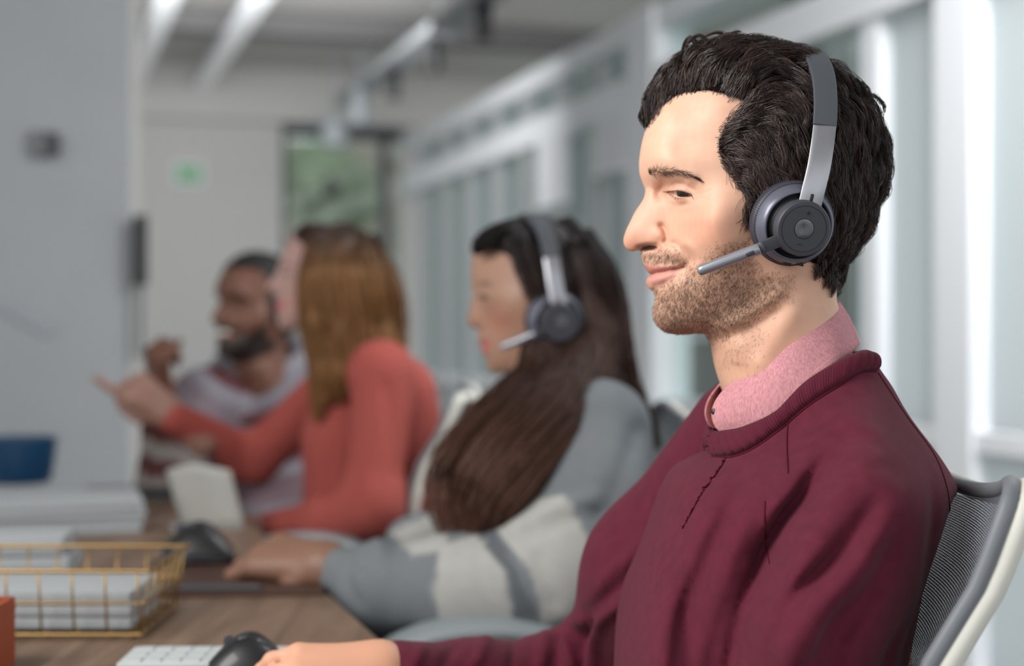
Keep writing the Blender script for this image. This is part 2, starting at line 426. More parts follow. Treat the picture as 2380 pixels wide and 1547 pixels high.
rbox('wall_sill', aL, aR, BB, BB + .15, 0, 0.6, M_wall, wb, None)
w1 = rbox('window_1', aL, aR, BB + .05, BB + .07, 0.6, 2.5, M_glass)
for nm, a0, a1, z0, z1 in (('frame_side', aL, aL + .04, .6, 2.5), ('frame_side', aR - .16, aR - .10, .6, 2.5), ('frame_rail', aL, aR, 2.42, 2.5), ('frame_rail', aL, aR, .6, .66)):
    rbox(nm, a0, a1, BB + .01, BB + .1, z0, z1, M_dgrey, w1)
PB = 5.15                                               # partition on the left, in front of the recess
def part_a(px, b): t = (px - CX) / FPX; Y = b / (UD[0] * t + UD[1]); return t * Y * VD[0] + Y * VD[1]
pe = part_a(300, PB)
wl_o = rbox('wall_left', -3.6, pe, PB, PB + .12, 0, 2.86, M_wgrey)
rbox('wall_left_edge', pe, pe + .035, PB + .01, PB + .11, 0, 2.86, M_wall, wl_o, None)
rbox('trim_1', -4.2, 4.5, 8.75, 8.95, 2.74, 2.86, M_beam)
rbox('trim_2', -4.2, 4.5, 6.4, 6.6, 2.74, 2.86, M_beam)
# window wall: posts, rails, panes
def pb(px, a=WA): return wall_b(px, a)[0]
ww = rbox('wall_right', WA - .06, WA + .08, 1.4, BB, 2.33, 2.43, M_white)
M_fasc = M_white
for z0, z1, dp, m in ((2.04, 2.176, .07, M_white), (.745, .80, .05, M_white), (0.0, 0.12, .05, M_white)):
    rbox('rail', WA - dp, WA + .08, 1.4, BB, z0, z1, m, ww)
M_post_dim = mat('dimmed_white_post', lin(170, 172, 174), .5)  # far white posts, with dimming put into their paint
posts = [(pb(2300), pb(2212), .06, M_white), (pb(2072), pb(2035), .05, M_white), (pb(1862), pb(1846), .03, M_dark), (pb(1556), pb(1496), .08, M_white)]
bq = pb(1496) + .42
while bq < BB - .2: posts.append((bq, bq + .085, .05, M_post_dim)); bq += .58
for b0, b1, dp, m in posts: rbox('post', WA - dp, WA + .09, b0, b1, 0, 2.43, m, ww)
rbox('panel', WA, WA + .05, pb(2170), pb(2072), .80, 2.04, M_panel, ww); rbox('panel', WA, WA + .05, pb(2170), pb(2072), .12, .745, M_panel, ww)
rbox('panel', WA, WA + .05, 1.4, pb(2300), .80, 2.43, M_panel, ww); rbox('panel', WA, WA + .05, 1.4, pb(2300), .12, .745, M_panel, ww)
rbox('panel', WA, WA + .05, pb(2212), pb(2170), 0, 2.43, M_dark, ww)
edges = sorted([(p[0], p[1]) for p in posts if p[0] > pb(2072) - .02]); wn = 2
for (x0, x1), (y0, y1) in zip(edges[:-1], edges[1:]):
    if y0 - x1 > .08:
        wo = rbox('window_%d' % wn, WA + .02, WA + .03, x1, y0, .80, 2.04, M_glass); wn += 1
        rbox('transom_pane', WA + .02, WA + .03, x1, y0, 2.176, 2.33, M_glass, wo); rbox('lower_pane', WA + .02, WA + .03, x1, y0, .12, .745, M_glass, wo)
# roller blinds drawn part of the way
M_blind = mat('white_blind_cloth', lin(226, 228, 232), 0.8)
def blind(px0, px1, z0, label):
    r = empty('roller_blind', RM(WA - .06, (pb(px0) + pb(px1)) / 2, z0)); tag(r, label, 'blind')
    rbox('blind_cloth', WA - .085, WA - .08, pb(px1), pb(px0), z0, 2.04, M_blind, r); rbox('bottom_bar', WA - .092, WA - .073, pb(px1), pb(px0), z0 - .02, z0, M_white, r)
blind(1422, 1492, 1.80, 'white roller blind drawn a third down beside the bright white post behind the man')
blind(1285, 1362, 1.72, 'white roller blind above the headset woman, further from the white post')
# ------------------------------------------------------------------ things on ceiling and walls
M_lamp = mat('light_diffuser', lin(205, 208, 210), 0.6, emit=((1, 1, 1), 0.16))
for a_, lab in ((.60, 'long slim ceiling light running beside the grey partition'), (1.03, 'long slim ceiling light, second from the grey partition')):
    r = empty('ceiling_light', RM(a_, 8.2, 2.74)); tag(r, lab, 'light', 'slim ceiling lights'); rbox('housing', a_ - .055, a_ + .055, 5.6, 10.55, 2.70, 2.74, M_white, r); rbox('diffuser', a_ - .045, a_ + .045, 5.62, 10.53, 2.692, 2.70, M_lamp, r)
    for b_ in (5.8, 8.1, 10.4): rbox('hanger', a_ - .006, a_ + .006, b_, b_ + .012, 2.74, 2.86, M_white, r)
M_track = mat('track_grey', lin(156, 160, 163), 0.5)
tr = empty('lighting_track', RM(1.86, 7.9, 2.56)); tag(tr, 'pale grey lighting track hung under the ceiling with black spotlights', 'track'); rbox('rail_body', 1.79, 1.93, 5.4, 9.9, 2.52, 2.57, M_track, tr)
for b_ in (5.8, 7.4, 9.2): rbox('hanger', 1.855, 1.865, b_, b_ + .01, 2.57, 2.86, M_track, tr)
for px_, lab, zc, hh in ((1125, 'black spotlight at the upper edge of the picture, nearest on the track', 2.44, .17), (1010, 'black spotlight hanging in the middle of the lighting track', 2.45, .20), (915, 'grey-black spotlight furthest along the lighting track', 2.44, .17)):
    b_, Yp = wall_b(px_, 1.86); r = empty('spotlight', RM(1.86, b_, 2.52)); tag(r, lab, 'spotlight', 'track spotlights'); c = RM(1.86, b_, 0)
    m = MB(); m.lathe([(0, zc - hh / 2 + .01), (.03, zc - hh / 2 + .01), (.034, zc - hh / 2), (.036, zc), (.036, zc + hh / 2 - .02), (.02, zc + hh / 2), (0, zc + hh / 2)], c, (0, 0, 1), 24); m.build('lamp_body', M_black, r, 'auto')
    m = MB(); m.tube([c + (0, 0, zc + hh / 2 - .01), c + (0, 0, 2.525)], .012, 10); m.build('stem', M_black, r, True)
M_pend = mat('pendant_grey', lin(150, 156, 160), 0.5)
for px_, py0, py1, Yp, rr_, lab in ((835, 200, 292, 9.2, .06, 'grey cylinder pendant hanging before the soffit'), (778, 268, 342, 9.4, .085, 'grey dome pendant hanging beside the cylinder pendant')):
    c = W(px_, 773.5, Yp); z1 = W(px_, py0, Yp)[2]; z0 = W(px_, py1, Yp)[2]; r = empty('pendant_lamp', (c[0], c[1], z0)); tag(r, lab, 'lamp', 'pendant lamps')
    m = MB(); m.lathe([(rr_ * .9, z0), (rr_, z0 + .01), (rr_ * .95, z0 + (z1 - z0) * .6), (rr_ * .5, z1 - .01), (.01, z1)], (c[0], c[1], 0), (0, 0, 1), 24); m.build('shade', M_pend, r, 'auto')
    m = MB(); m.tube([(c[0], c[1], z1 - .01), (c[0], c[1], 2.86)], .005, 8); m.build('cord', M_pend, r, True)
# exit sign on the far wall
ea = part_a(437, BB); ez = W(437, 405, BB / (UD[0] * (437 - CX) / FPX + UD[1]))[2]
ex = empty('exit_sign', RM(ea, BB, ez)); tag(ex, 'small green exit sign on the pale far wall', 'sign'); rbox('sign_box', ea - .10, ea + .10, BB - .04, BB, ez - .07, ez + .07, M_white, ex)
M_green = mat('green_sign_face', lin(110, 160, 125), .5, emit=(lin(90, 180, 120), .12)); rbox('sign_face', ea - .085, ea + .085, BB - .045, BB - .04, ez - .055, ez + .055, M_green, ex)
# sensor on the partition, door pull at its edge
sa = part_a(108, PB); sz = W(108, 336, PB / (UD[0] * (108 - CX) / FPX + UD[1]))[2]
se = empty('wall_sensor', RM(sa, PB, sz)); tag(se, 'small dark grey wall sensor on the grey partition', 'sensor'); M_sens = mat('sensor_grey', lin(120, 121, 124), .6)
rbox('sensor_body', sa - .05, sa + .02, PB - .03, PB, sz - .04, sz + .04, M_sens, se, bev=.006); rbox('sensor_lens', sa - .005, sa + .04, PB - .035, PB, sz - .035, sz + .035, M_dgrey, se, bev=.005)
da = part_a(326, PB - .05); YD = (PB - .05) / (UD[0] * (326 - CX) / FPX + UD[1]); dz = lambda y: W(326, y, YD)[2]
dh = empty('door_pull', RM(da, PB, dz(800))); tag(dh, 'dark vertical door pull at the edge of the grey partition', 'handle'); rbox('grip', da - .022, da + .022, PB - .07, PB - .03, dz(662), dz(500), M_black, dh, bev=.006)
rbox('rod', da - .008, da + .010, PB - .055, PB - .035, dz(830), dz(662), mat('rod_grey', lin(110, 114, 116), .5), dh)
for zz in (dz(640), dz(520)): rbox('standoff', da - .006, da + .006, PB - .04, PB + .02, zz - .006, zz + .006, M_dgrey, dh)
ms = mat('marker_streak', lin(168, 170, 175), .8); b = MB(); YP_ = lambda x: PB / (UD[0] * (x - CX) / FPX + UD[1]) - .006
A_ = W(-30, 690, YP_(-30)); B_ = W(122, 772, YP_(122)); b.box((A_ + B_) / 2, (np.linalg.norm(B_ - A_), .004, .035), ROOM @ np.array([[math.cos(.49), 0, math.sin(.49)], [0, 1, 0], [-math.sin(.49), 0, math.cos(.49)]])); b.build('marker_line', ms, wl_o)
# ------------------------------------------------------------------ outside
M_grass = mat('outdoor_ground', lin(176, 178, 172), .95, noise=(2, .1, (1, 1, 1)))
b = MB(); b.box((0, 14, -.13), (90, 90, .1)); tag(b.build('ground_outside', M_grass), kind='structure')
M_fac = mat('pale_facade', lin(122, 125, 122), .8); M_win = mat('facade_window', lin(70, 84, 84), .2); M_beige = mat('beige_facade', lin(172, 162, 150), .85)
def facade(name, label, a0, a1, b0, b1, h, m, axis, n, zs, wd, wh):
    r = empty(name, RM((a0 + a1) / 2, (b0 + b1) / 2, 0)); tag(r, label, 'building'); rbox('walls', a0, a1, b0, b1, -.08, h, m, r)
    for zz in zs:
        for i in range(n):
            if axis == 'a': c = b0 + (b1 - b0) * (i + .5) / n; o = rbox('window', a0 - .05, a0 + .02, c - wd / 2, c + wd / 2, zz, zz + wh, M_white, r); rbox('pane', a0 - .06, a0 - .04, c - wd / 2 + .08, c + wd / 2 - .08, zz + .08, zz + wh - .08, M_win, o)
            else: c = a0 + (a1 - a0) * (i + .5) / n; o = rbox('window', c - wd / 2, c + wd / 2, b0 - .05, b0 + .02, zz, zz + wh, M_white, r); rbox('pane', c - wd / 2 + .08, c + wd / 2 - .08, b0 - .06, b0 - .04, zz + .08, zz + wh - .08, M_win, o)
    rbox('parapet', a0 - .1, a1 + .1, b0 - .1, b1 + .1, h, h + .25, m, r)
facade('office_building', 'pale grey building with dark windows seen through the window wall', 9.5, 14, 15, 56, 7.5, M_fac, 'a', 16, (1.0, 4.0), 1.3, 1.5)
facade('beige_building', 'beige building seen through the window at the far end', -1.5, 5, 21, 27, 3.4, M_beige, 'b', 4, (.9,), .9, 1.2)
M_leaf = mat('green_leaves', lin(124, 136, 110), .8, noise=(3, .3, (1, 1, 1))); M_trunk = mat('bark', lin(70, 58, 48), .9)
def tree(label, x, y, h, r, seed):
    t = empty('tree', (x, y, -.08)); tag(t, label, 'tree', 'trees outside'); rg = np.random.default_rng(seed)
    m = MB(); m.tube([(x, y, -.08), (x + .05, y, h * .35), (x, y + .05, h * .7)], [.12, .09, .04], 8); m.build('trunk', M_trunk, t, True)
    pr = [('e', np.array([x, y, h * .65]) + rg.normal(0, .4, 3) * r * [.8, .8, .7], (r * .5,) * 3, None, .2) for _ in range(9)]; v, q = sdf_mesh(pr, r / 9, .2); nn_ = vnormals(v, q)
    mesh_obj('crown', v + nn_ * (.12 * r * fbm(v, seed, 5 / r, 3))[:, None], q, M_leaf, t)
tree('dark green tree beyond the far window, left of the beige building', *RM(.55, 17.0, 0)[:2], 4.2, .8, 1)
tree('green tree beyond the far window, right of the beige building', *RM(3.3, 18, 0)[:2], 4.0, .7, 2)
tree('slender yellow-green tree outside right behind the neck of the man in front', *RM(7.6, 12.6, 0)[:2], 4.2, .75, 3)
tree('bushy tree outside the window wall behind the headset woman', *RM(6.5, 19, 0)[:2], 4.0, 1.4, 4)
# ------------------------------------------------------------------ the man in front: head
Y0 = 1.35
FACE = [(1502,298),(1492,332),(1486,372),(1487,402),(1494,425),(1500,441),(1497,458),(1490,471),(1477,490),(1465,514),(1455,535),
        (1449,555),(1451,570),(1459,580),(1470,584),(1482,583),(1490,585),(1491,595),(1493,606),(1497,617),(1502,625),(1508,634),(1513,638),
        (1506,644),(1502,651),(1503,661),(1509,670),(1518,677),(1523,688),(1522,700),(1518,717),(1518,732),(1522,748),(1532,762),(1547,772),
        (1571,777),(1596,777),(1620,775),(1640,777),(1650,793),(1656,818),(1662,850),(1672,882),(1684,912),(1692,950),(1694,1000),(1690,1050)]
SKULL = [(1985,1050),(1990,950),(1985,850),(1962,780),(1946,720),(1940,690),(1944,650),(1958,610),(1982,560),(2006,510),(2027,450),(2036,385),
         (2028,320),(2002,255),(1958,203),(1900,163),(1830,138),(1760,128),(1690,131),(1630,150),(1580,184),(1540,226),(1516,262)]
HEADC = [(1560,300,45),(1532,262,26),(1575,350,51),(1660,330,63),(1600,400,56),(1545,405,40),(1515,410,24),(1650,470,66),(1640,520,66),(1620,560,58),(1608,453,49),(1579,450,40),
         (1548,447,25),(1512,445,10.5),(1520,480,13.5),(1490,500,8),(1500,530,11),(1470,545,8.5),(1530,550,18.5),(1545,575,27),(1515,595,15),(1545,605,27),
         (1588,621,36),(1545,629,22),(1520,633,12),(1545,650,22),(1570,660,32),(1640,620,55),(1700,600,65),(1740,520,71),(1835,520,75),(1850,400,78),
         (1850,280,72),(1750,250,66),(1650,240,57),(1595,238,41),(1610,285,53),(1700,420,69),(1950,350,66),(2000,420,42),(1940,520,60),(1950,600,34),(1780,650,60),(1700,690,53),
         (1640,720,44),(1590,720,34),(1550,725,21),(1560,690,27),(1600,760,25),(1660,765,33),(1740,735,50),(1700,800,43),(1760,790,54),(1850,760,58),(1900,720,50),
         (1800,900,62),(1880,850,60),(1830,630,64)]
head = Inflate(FACE + SKULL, Y0, HEADC, g=0.00075, c=14e-3)
H_ = head
H_.fix()
# brow, socket, cheek, nose, mouth, jaw (all in millimetres sideways)
H_.stroke([(1512,408),(1545,402),(1590,410),(1622,425)], 2.6e-3, 5e-3)
H_.stroke([(1530,430),(1560,427),(1595,434)], -4.8e-3, 4.2e-3)
H_.bump(1535, 446, -6.5e-3, 5e-3, 7e-3)
H_.bump(1640, 505, 2.2e-3, 14e-3, 10e-3)
H_.stroke([(1560,480),(1590,492),(1630,490)], -1.2e-3, 5e-3)
H_.bump(1531, 549, 3.4e-3, 6.5e-3, 6.5e-3)                       # wing of the nose
H_.stroke([(1528,520),(1541,527),(1549,541),(1549,556),(1540,568)], -4.6e-3, 2.3e-3)
H_.stroke([(1486,578),(1500,574),(1514,573),(1524,574)], -9e-3, 2.4e-3, taper=False)   # nostril
H_.stroke([(1549,562),(1572,568),(1592,584),(1606,604),(1612,622)], -5e-3, 3.0e-3)     # smile fold
H_.stroke([(1575,560),(1600,578),(1618,602),(1626,625)], 3e-3, 5e-3)
H_.stroke([(1512,638),(1524,633),(1546,629),(1570,625),(1590,619)], -4.2e-3, 1.7e-3, taper=False)
H_.stroke([(1503,621),(1520,623),(1545,623),(1572,622)], 2.0e-3, 2.6e-3)
H_.stroke([(1507,650),(1525,650),(1548,643),(1570,632)], 3.2e-3, 3.6e-3)
H_.stroke([(1515,672),(1535,669),(1556,656)], -2.2e-3, 3.4e-3)
H_.bump(1594, 619, -2.6e-3, 3.4e-3)
H_.stroke([(1600,606),(1610,622),(1610,642)], 1.6e-3, 4e-3)
H_.bump(1548, 735, 2.0e-3, 8e-3)
H_.stroke([(1640,768),(1690,757),(1740,735),(1790,700),(1830,660)], 3.0e-3, 7e-3)
H_.stroke([(1660,790),(1715,775),(1770,745),(1820,705)], -4.0e-3, 7e-3)
H_.stroke([(1870,690),(1800,790),(1740,870)], 3.0e-3, 9e-3)
H_.stroke([(1720,790),(1712,850)], 1.4e-3, 7e-3)
H_.fix()
# eye
ey = H_.pt(1580, 449); en = H_.normal(ey[None])[0]
EYE_R = 0.0122
eyec = ey - en * (EYE_R - 0.0012)
gx = head.G[:, 0] - eyec[0]; gz = head.G[:, 1] - eyec[2]; rr = gx ** 2 + gz ** 2
def lid(R): return (Y0 - eyec[1]) + np.sqrt(np.maximum(R * R - rr, 0))
wl = lid(EYE_R + 0.0013); w_now = np.sqrt(np.maximum(head.w2, 0)).ravel()
inside = rr < (EYE_R + 0.0013) ** 2
k_ = 0.0016; hh_ = np.clip(0.5 + 0.5 * (wl - w_now) / k_, 0, 1); wm_ = w_now * (1 - hh_) + wl * hh_ + k_ * hh_ * (1 - hh_)
d_ = np.where(inside & (head.w2.ravel() > 0), np.maximum(wm_ - w_now, 0), 0)
head.add(d_.reshape(head.n)); head.fix()
SLIT = [(1549,447),(1560,445),(1577,444.5),(1594,448),(1609,454),(1597,456),(1582,457),(1566,455),(1556,451.5)]
slit_pl = [head.pl(*p) for p in SLIT]
CREASE = [(1557,432),(1572,424.5),(1592,428),(1608,438),(1617,446)]
head.stroke(CREASE, -1.5e-3, 1.2e-3)
head.stroke([(1553,441.5),(1577,437.5),(1597,442),(1610,450)], 0.7e-3, 1.3e-3)
head.stroke([(1558,463),(1580,468),(1604,463)], 0.7e-3, 1.8e-3)
head.stroke([(1556,472),(1580,479),(1606,473)], -0.9e-3, 1.6e-3)
for cf in ([(1616,452),(1640,448),(1656,440)], [(1617,458),(1640,462),(1660,466)], [(1614,464),(1634,473),(1650,482)]): head.stroke(cf, -0.45e-3, 1.0e-3)
sl = soft_poly(head.G, slit_pl, 0.0007)
head.add((-0.0042 * sl).reshape(head.n))
HV, HQ = head.mesh(0.00115)
# colour of the skin, by place on the face
px = head.vpx(HV)
hp = np.stack([px[:, 0], px[:, 1]], 1)
def g2(x, y, sx, sy=None): sy = sy or sx; return np.exp(-((hp[:, 0] - x) / sx) ** 2 - ((hp[:, 1] - y) / sy) ** 2)
skin = np.tile(np.array(lin(227, 179, 153)), (len(HV), 1))
def tint(c, wgt): global skin; skin = skin * (1 - wgt[:, None]) + np.array(c) * wgt[:, None]
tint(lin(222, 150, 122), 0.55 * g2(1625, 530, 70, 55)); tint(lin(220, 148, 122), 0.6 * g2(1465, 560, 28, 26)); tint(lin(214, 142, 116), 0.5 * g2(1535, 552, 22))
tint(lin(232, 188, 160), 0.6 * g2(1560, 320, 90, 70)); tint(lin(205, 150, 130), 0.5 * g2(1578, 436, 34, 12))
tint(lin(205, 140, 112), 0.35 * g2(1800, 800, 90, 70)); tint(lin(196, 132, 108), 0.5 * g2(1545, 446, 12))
NOST = [(1486,581),(1494,574),(1508,570),(1522,571),(1530,576),(1518,580),(1500,584)]; tint(lin(48, 22, 17), 0.95 * soft_poly(hp, NOST, 2))  # nostril shade painted into the skin colour
LIPU = [(1494,617),(1515,616),(1540,618),(1565,621),(1590,619),(1570,627),(1546,631),(1522,635),(1508,638)]
LIPL = [(1508,637),(1524,634),(1548,630),(1572,626),(1588,621),(1582,629),(1565,643),(1543,658),(1520,664),(1500,662),(1496,648)]
tint(lin(196, 118, 112), 0.75 * soft_poly(hp, LIPU, 3)); tint(lin(208, 140, 132), 0.75 * soft_poly(hp, LIPL, 3.5)); tint(lin(112, 54, 48), 0.8 * np.exp(-(seg_dist(hp, [(1510,638),(1524,633.5),(1546,629.5),(1570,625.5),(1590,620)])[0] / 2.2) ** 2))  # mouth line: shade between the lips painted dark
BEARD = [(1745,520),(1760,640),(1850,640),(1830,690),(1760,735),(1680,785),(1600,800),(1500,790),(1495,700),(1512,676),(1540,672),(1575,655),(1600,632),(1602,615),(1580,608),
         (1545,606),(1480,612),(1484,588),(1530,582),(1575,592),(1604,612),(1622,640),(1650,600),(1690,568),(1722,545)]
bd = soft_poly(hp, BEARD, 14); tint(lin(160, 122, 98), 0.5 * bd)
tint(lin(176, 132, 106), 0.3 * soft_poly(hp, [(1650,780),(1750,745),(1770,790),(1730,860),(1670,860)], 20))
# scalp: the skin under the hair is dark with roots
HAIRLINE = [(1470,300),(1504,296),(1530,252),(1556,230),(1590,216),(1640,210),(1690,221),(1736,234),(1724,256),(1698,284),(1672,322),(1670,354),(1684,387),(1708,417),(1731,441),
            (1738,470),(1735,500),(1742,535),(1790,560),(1860,600),(1900,616),(1904,638),(1917,651),(1944,662),(2120,640),(2120,40),(1470,40)]
hm = soft_poly(hp, HAIRLINE, 5); tint(lin(38, 28, 25), 0.92 * hm)
skin *= (1 + 0.05 * fbm(HV, 3, 260, 2))[:, None]

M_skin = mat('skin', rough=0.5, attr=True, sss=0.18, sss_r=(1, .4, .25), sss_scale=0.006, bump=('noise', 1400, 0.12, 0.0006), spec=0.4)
M_hair = mat('dark_hair', rough=0.33, attr=True, spec=0.5)
M_stub = mat('stubble_hair', lin(58, 43, 35), 0.6)
man = empty('person', (0.3, 1.36, 0.0))
tag(man, 'seated man in burgundy sweater and pink collar wearing a headset, seen in sharp profile', 'person', 'office workers in a row')

# ------------------------------------------------------------------ hands
def hand_prims(wrist, fwd, back, thumb_side, curls, scale=1.0, spread=0.10, thumb=None, fore=0.10, fore_dir=None, fore_r=0.033):
    f = np.asarray(fwd, float); f /= np.linalg.norm(f); b = np.asarray(back, float); b -= (b @ f) * f; b /= np.linalg.norm(b)
    t = np.cross(b, f) * thumb_side                         # towards the thumb
    L = lambda x, y, z: np.asarray(wrist) + scale * (x * f + y * t + z * b)
    fd = -f if fore_dir is None else np.asarray(fore_dir, float) / np.linalg.norm(fore_dir)
    pr = [('c', L(0, 0, 0), np.asarray(wrist) + fd * fore, 0.024 * scale, fore_r * scale, .02)]
    pr += [('c', L(0.0, 0.008, 0), L(0.078, 0.027, 0), 0.019 * scale, 0.0135 * scale, .018), ('c', L(0.0, -0.004, 0), L(0.08, 0.006, .002), 0.019 * scale, 0.014 * scale, .018),
           ('c', L(0.0, -0.01, 0), L(0.075, -0.022, 0), 0.019 * scale, 0.0125 * scale, .018)]
    for i, (y, ln, r) in enumerate(((0.029, .072, .0092), (0.0095, .080, .0094), (-0.0095, .074, .0088), (-0.027, .058, .0078))):
        p = L(0.082 - 0.004 * (i == 3), y, 0); ang = 0; sp = spread * (1.5 - i)
        for j, fr in enumerate((.45, .30, .25)):
            ang += curls[i][j]
            d = math.cos(ang) * (math.cos(sp) * f + math.sin(sp) * t) - math.sin(ang) * b
            q = p + d * ln * fr * scale; pr.append(('c', p, q, r * scale * (1 - .08 * j), r * scale * (.92 - .08 * j), .005)); p = q
    th = thumb or ((.55, .75, -.35), (.85, .45, -.3), (.95, .2, -.2)); p = L(0.018, 0.022, -0.004)
    for j, (d, ln) in enumerate(zip(th, (.042, .033, .026))):
        d = np.asarray(d, float); d /= np.linalg.norm(d); q = p + scale * ln * (d[0] * f + d[1] * t + d[2] * b)
        pr.append(('c', p, q, (.0145 - .0025 * j) * scale, (.012 - .002 * j) * scale, .007)); p = q
    return pr

# ------------------------------------------------------------------ body under the clothes, right hand on the mouse
WR = W(885, 1562, 1.475); HANDF = W(640, 1556, 1.44) - WR
hand_p = hand_prims(WR, HANDF + np.array([0, 0, -.004]), (0.05, -0.62, 0.78), 1, [(.35, .45, .25), (.4, .5, .3), (.5, .55, .3), (.55, .6, .35)], 0.98, 0.07,
                    thumb=((.5, .55, -.6), (.85, .3, -.5), (.95, .1, -.35)), fore=0.05, fore_r=0.022, fore_dir=W(1160, 1600, 1.56) - WR)
el_r = W(1400, 1590, 1.62)
torso_p = [('c', (0.27, 1.36, 0.95), (0.265, 1.36, 0.62), 0.07, 0.085, .05), ('c', (0.27, 1.25, 0.93), (0.25, 1.46, 0.95), 0.04, 0.04, .04), ('c', (0.255, 1.35, 1.02), (0.27, 1.35, 0.95), .045, .055, .05),
           ('c', (0.25, 1.46, 0.95), W(1535, 1330, 1.54), .04, .036), ('c', W(1535, 1330, 1.54), el_r, .036, .034), ('c', el_r, W(1160, 1600, 1.56), .030, .022)]
bodyV, bodyQ = join_np([(HV, HQ), sdf_mesh(torso_p, 0.010), sdf_mesh(hand_p, 0.0028, 0.005)])
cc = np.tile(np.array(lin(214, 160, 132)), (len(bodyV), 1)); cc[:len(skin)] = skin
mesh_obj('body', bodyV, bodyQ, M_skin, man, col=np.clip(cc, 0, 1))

# ------------------------------------------------------------------ eyes
def eyeball(center, R, gaze, name, parent, iris=lin(58, 36, 22)):
    k, m = 32, 24; gz_ = np.asarray(gaze, float); gz_ /= np.linalg.norm(gz_)
    e1 = np.cross(gz_, (0, 0, 1)); e1 /= np.linalg.norm(e1); e2 = np.cross(e1, gz_); V = []; C = []; Fc = []
    th = np.r_[0, np.linspace(0.06, 0.62, 12), np.linspace(0.72, math.pi, m - 13)]
    for a in th:
        r_ = R * (1 + 0.045 * max(0, 1 - (a / 0.5) ** 2))
        for b in np.arange(k) / k * 2 * math.pi:
            V.append(center + r_ * (math.cos(a) * gz_ + math.sin(a) * (math.cos(b) * e1 + math.sin(b) * e2)))
            C.append((0.004, 0.004, 0.004) if a < 0.2 else iris if a < 0.44 else tuple(0.4 * x for x in iris) if a < 0.5 else lin(186, 160, 150))
    for i in range(len(th) - 1):
        for q in range(k): Fc.append([i * k + q, i * k + (q + 1) % k, (i + 1) * k + (q + 1) % k, (i + 1) * k + q])
    return mesh_obj(name, np.array(V), np.array(Fc), M_eye, parent, col=np.array(C))
M_eye = mat('eye', rough=0.08, attr=True, coat=0.6)
eyeball(eyec, EYE_R, (-0.62, -0.74, -0.12), 'eye', man)
eyeball(np.array([eyec[0], 2 * Y0 - eyec[1], eyec[2]]), EYE_R, (-0.62, 0.74, -0.12), 'eye', man)

# ------------------------------------------------------------------ brows, lashes, stubble
def surf(x, y): return head.pt(x, y)
def mirror(paths): Q_ = paths.copy(); Q_[..., 1] = 2 * Y0 - Q_[..., 1]; return Q_
def short_hairs(pts2, dirs, ln, lift, S=3):
    """pts2: pixels on the near side; dirs: pixel directions; returns (n, S, 3)"""
    out = []
    for (x, y), (dx, dy), l, lf in zip(pts2, dirs, ln, lift):
        q = head.pl(x, y); w = float(head.w(q)); p = np.array([q[0], Y0 - w, q[1]]); n = head.normal(p[None])[0]
        d = np.array([dx, 0, -dy], float); d -= (d @ n) * n; d /= np.linalg.norm(d) + 1e-9
        t = np.linspace(0, 1, S)[:, None]
        out.append(p + d * l * t * (1 - .15 * t) + n * lf * t * (1.2 - .4 * t))
    return np.array(out)
r_ = np.random.default_rng(11)
# eyebrow
bx = spline([(1510,404),(1530,399),(1552,398),(1580,401),(1606,408),(1632,420)], 60); th_b = np.interp(np.linspace(0, 1, 60), [0, .12, .45, .8, 1], [5, 9, 7, 4, 1.5])
n_b = 460; ti = (r_.uniform(0, 1, n_b) ** 1.15 * 59); i0 = ti.astype(int); off = r_.normal(0, .5, n_b) * th_b[i0]
pb = bx[i0] + np.c_[np.zeros(n_b), off]; tang = np.gradient(bx, axis=0)[i0]; tang /= np.linalg.norm(tang, axis=1, keepdims=True)
up_ = np.interp(i0 / 59, [0, .3, .6, 1], [-.8, -.30, -.05, .1]) + np.clip(off / 14, -.5, .5)
brow = short_hairs(pb, tang + np.c_[np.zeros(n_b), up_] + r_.normal(0, .16, (n_b, 2)), r_.uniform(.004, .007, n_b), r_.uniform(.0004, .0016, n_b), 4)
v, q, _ = strands('b', np.concatenate([brow, mirror(brow)]), .00010, .00003, None, None); mesh_obj('eyebrow', v, q, M_stub, man)['kind'] = 'stuff'
# lashes
lx = spline([(1551,446),(1562,443.2),(1578,442.2),(1594,446),(1608,452.5)], 70); la = short_hairs(lx + r_.normal(0, .4, lx.shape), np.c_[np.linspace(-1.6, .9, 70), np.linspace(.75, .35, 70)] + r_.normal(0, .14, (70, 2)), r_.uniform(.004, .0065, 70), r_.uniform(.0018, .0030, 70), 4)
lx2 = spline([(1558,453),(1570,457.5),(1584,459.5),(1600,457)], 26); lb = short_hairs(lx2, np.c_[np.linspace(-.9, .7, 26), np.full(26, .8)], r_.uniform(.002, .0035, 26), r_.uniform(.001, .0018, 26), 4)
al = np.concatenate([la, lb]); 
for al_ in (al, mirror(al)):
    v, q, _ = strands('l', al_, .00015, .00004, None, None); mesh_obj('eyelashes', v, q, M_stub, man)['kind'] = 'stuff'
# stubble
cand = np.c_[r_.uniform(1484, 1850, 26000), r_.uniform(560, 870, 26000)]
dens = soft_poly(cand, BEARD, 30) * np.interp(cand[:, 1], [580, 640, 700, 770], [.62, .72, 1, .95]) * np.interp(cand[:, 0], [1500, 1600, 1680, 1760, 1830], [1, .95, .85, .7, .35])
MOUS = [(1490,590),(1530,588),(1575,597),(1596,612),(1560,612),(1500,610)]; dens = np.maximum(dens, .8 * soft_poly(cand, MOUS, 5))
dens = np.maximum(dens, .07 * soft_poly(cand, [(1655,785),(1760,745),(1775,790),(1740,860),(1675,865)], 30))
dens *= 1 - np.maximum(soft_poly(cand, LIPU, 2), soft_poly(cand, LIPL, 2)); dens *= ~in_poly(cand, [(1748,520),(1760,560),(1800,610),(1846,640),(1860,520)])
cand = cand[(r_.uniform(0, 1, len(cand)) < dens * .8)]; insil = head.samp(head.w2, np.array([head.S(*c, .01) for c in cand])) > 0; cand = cand[insil]
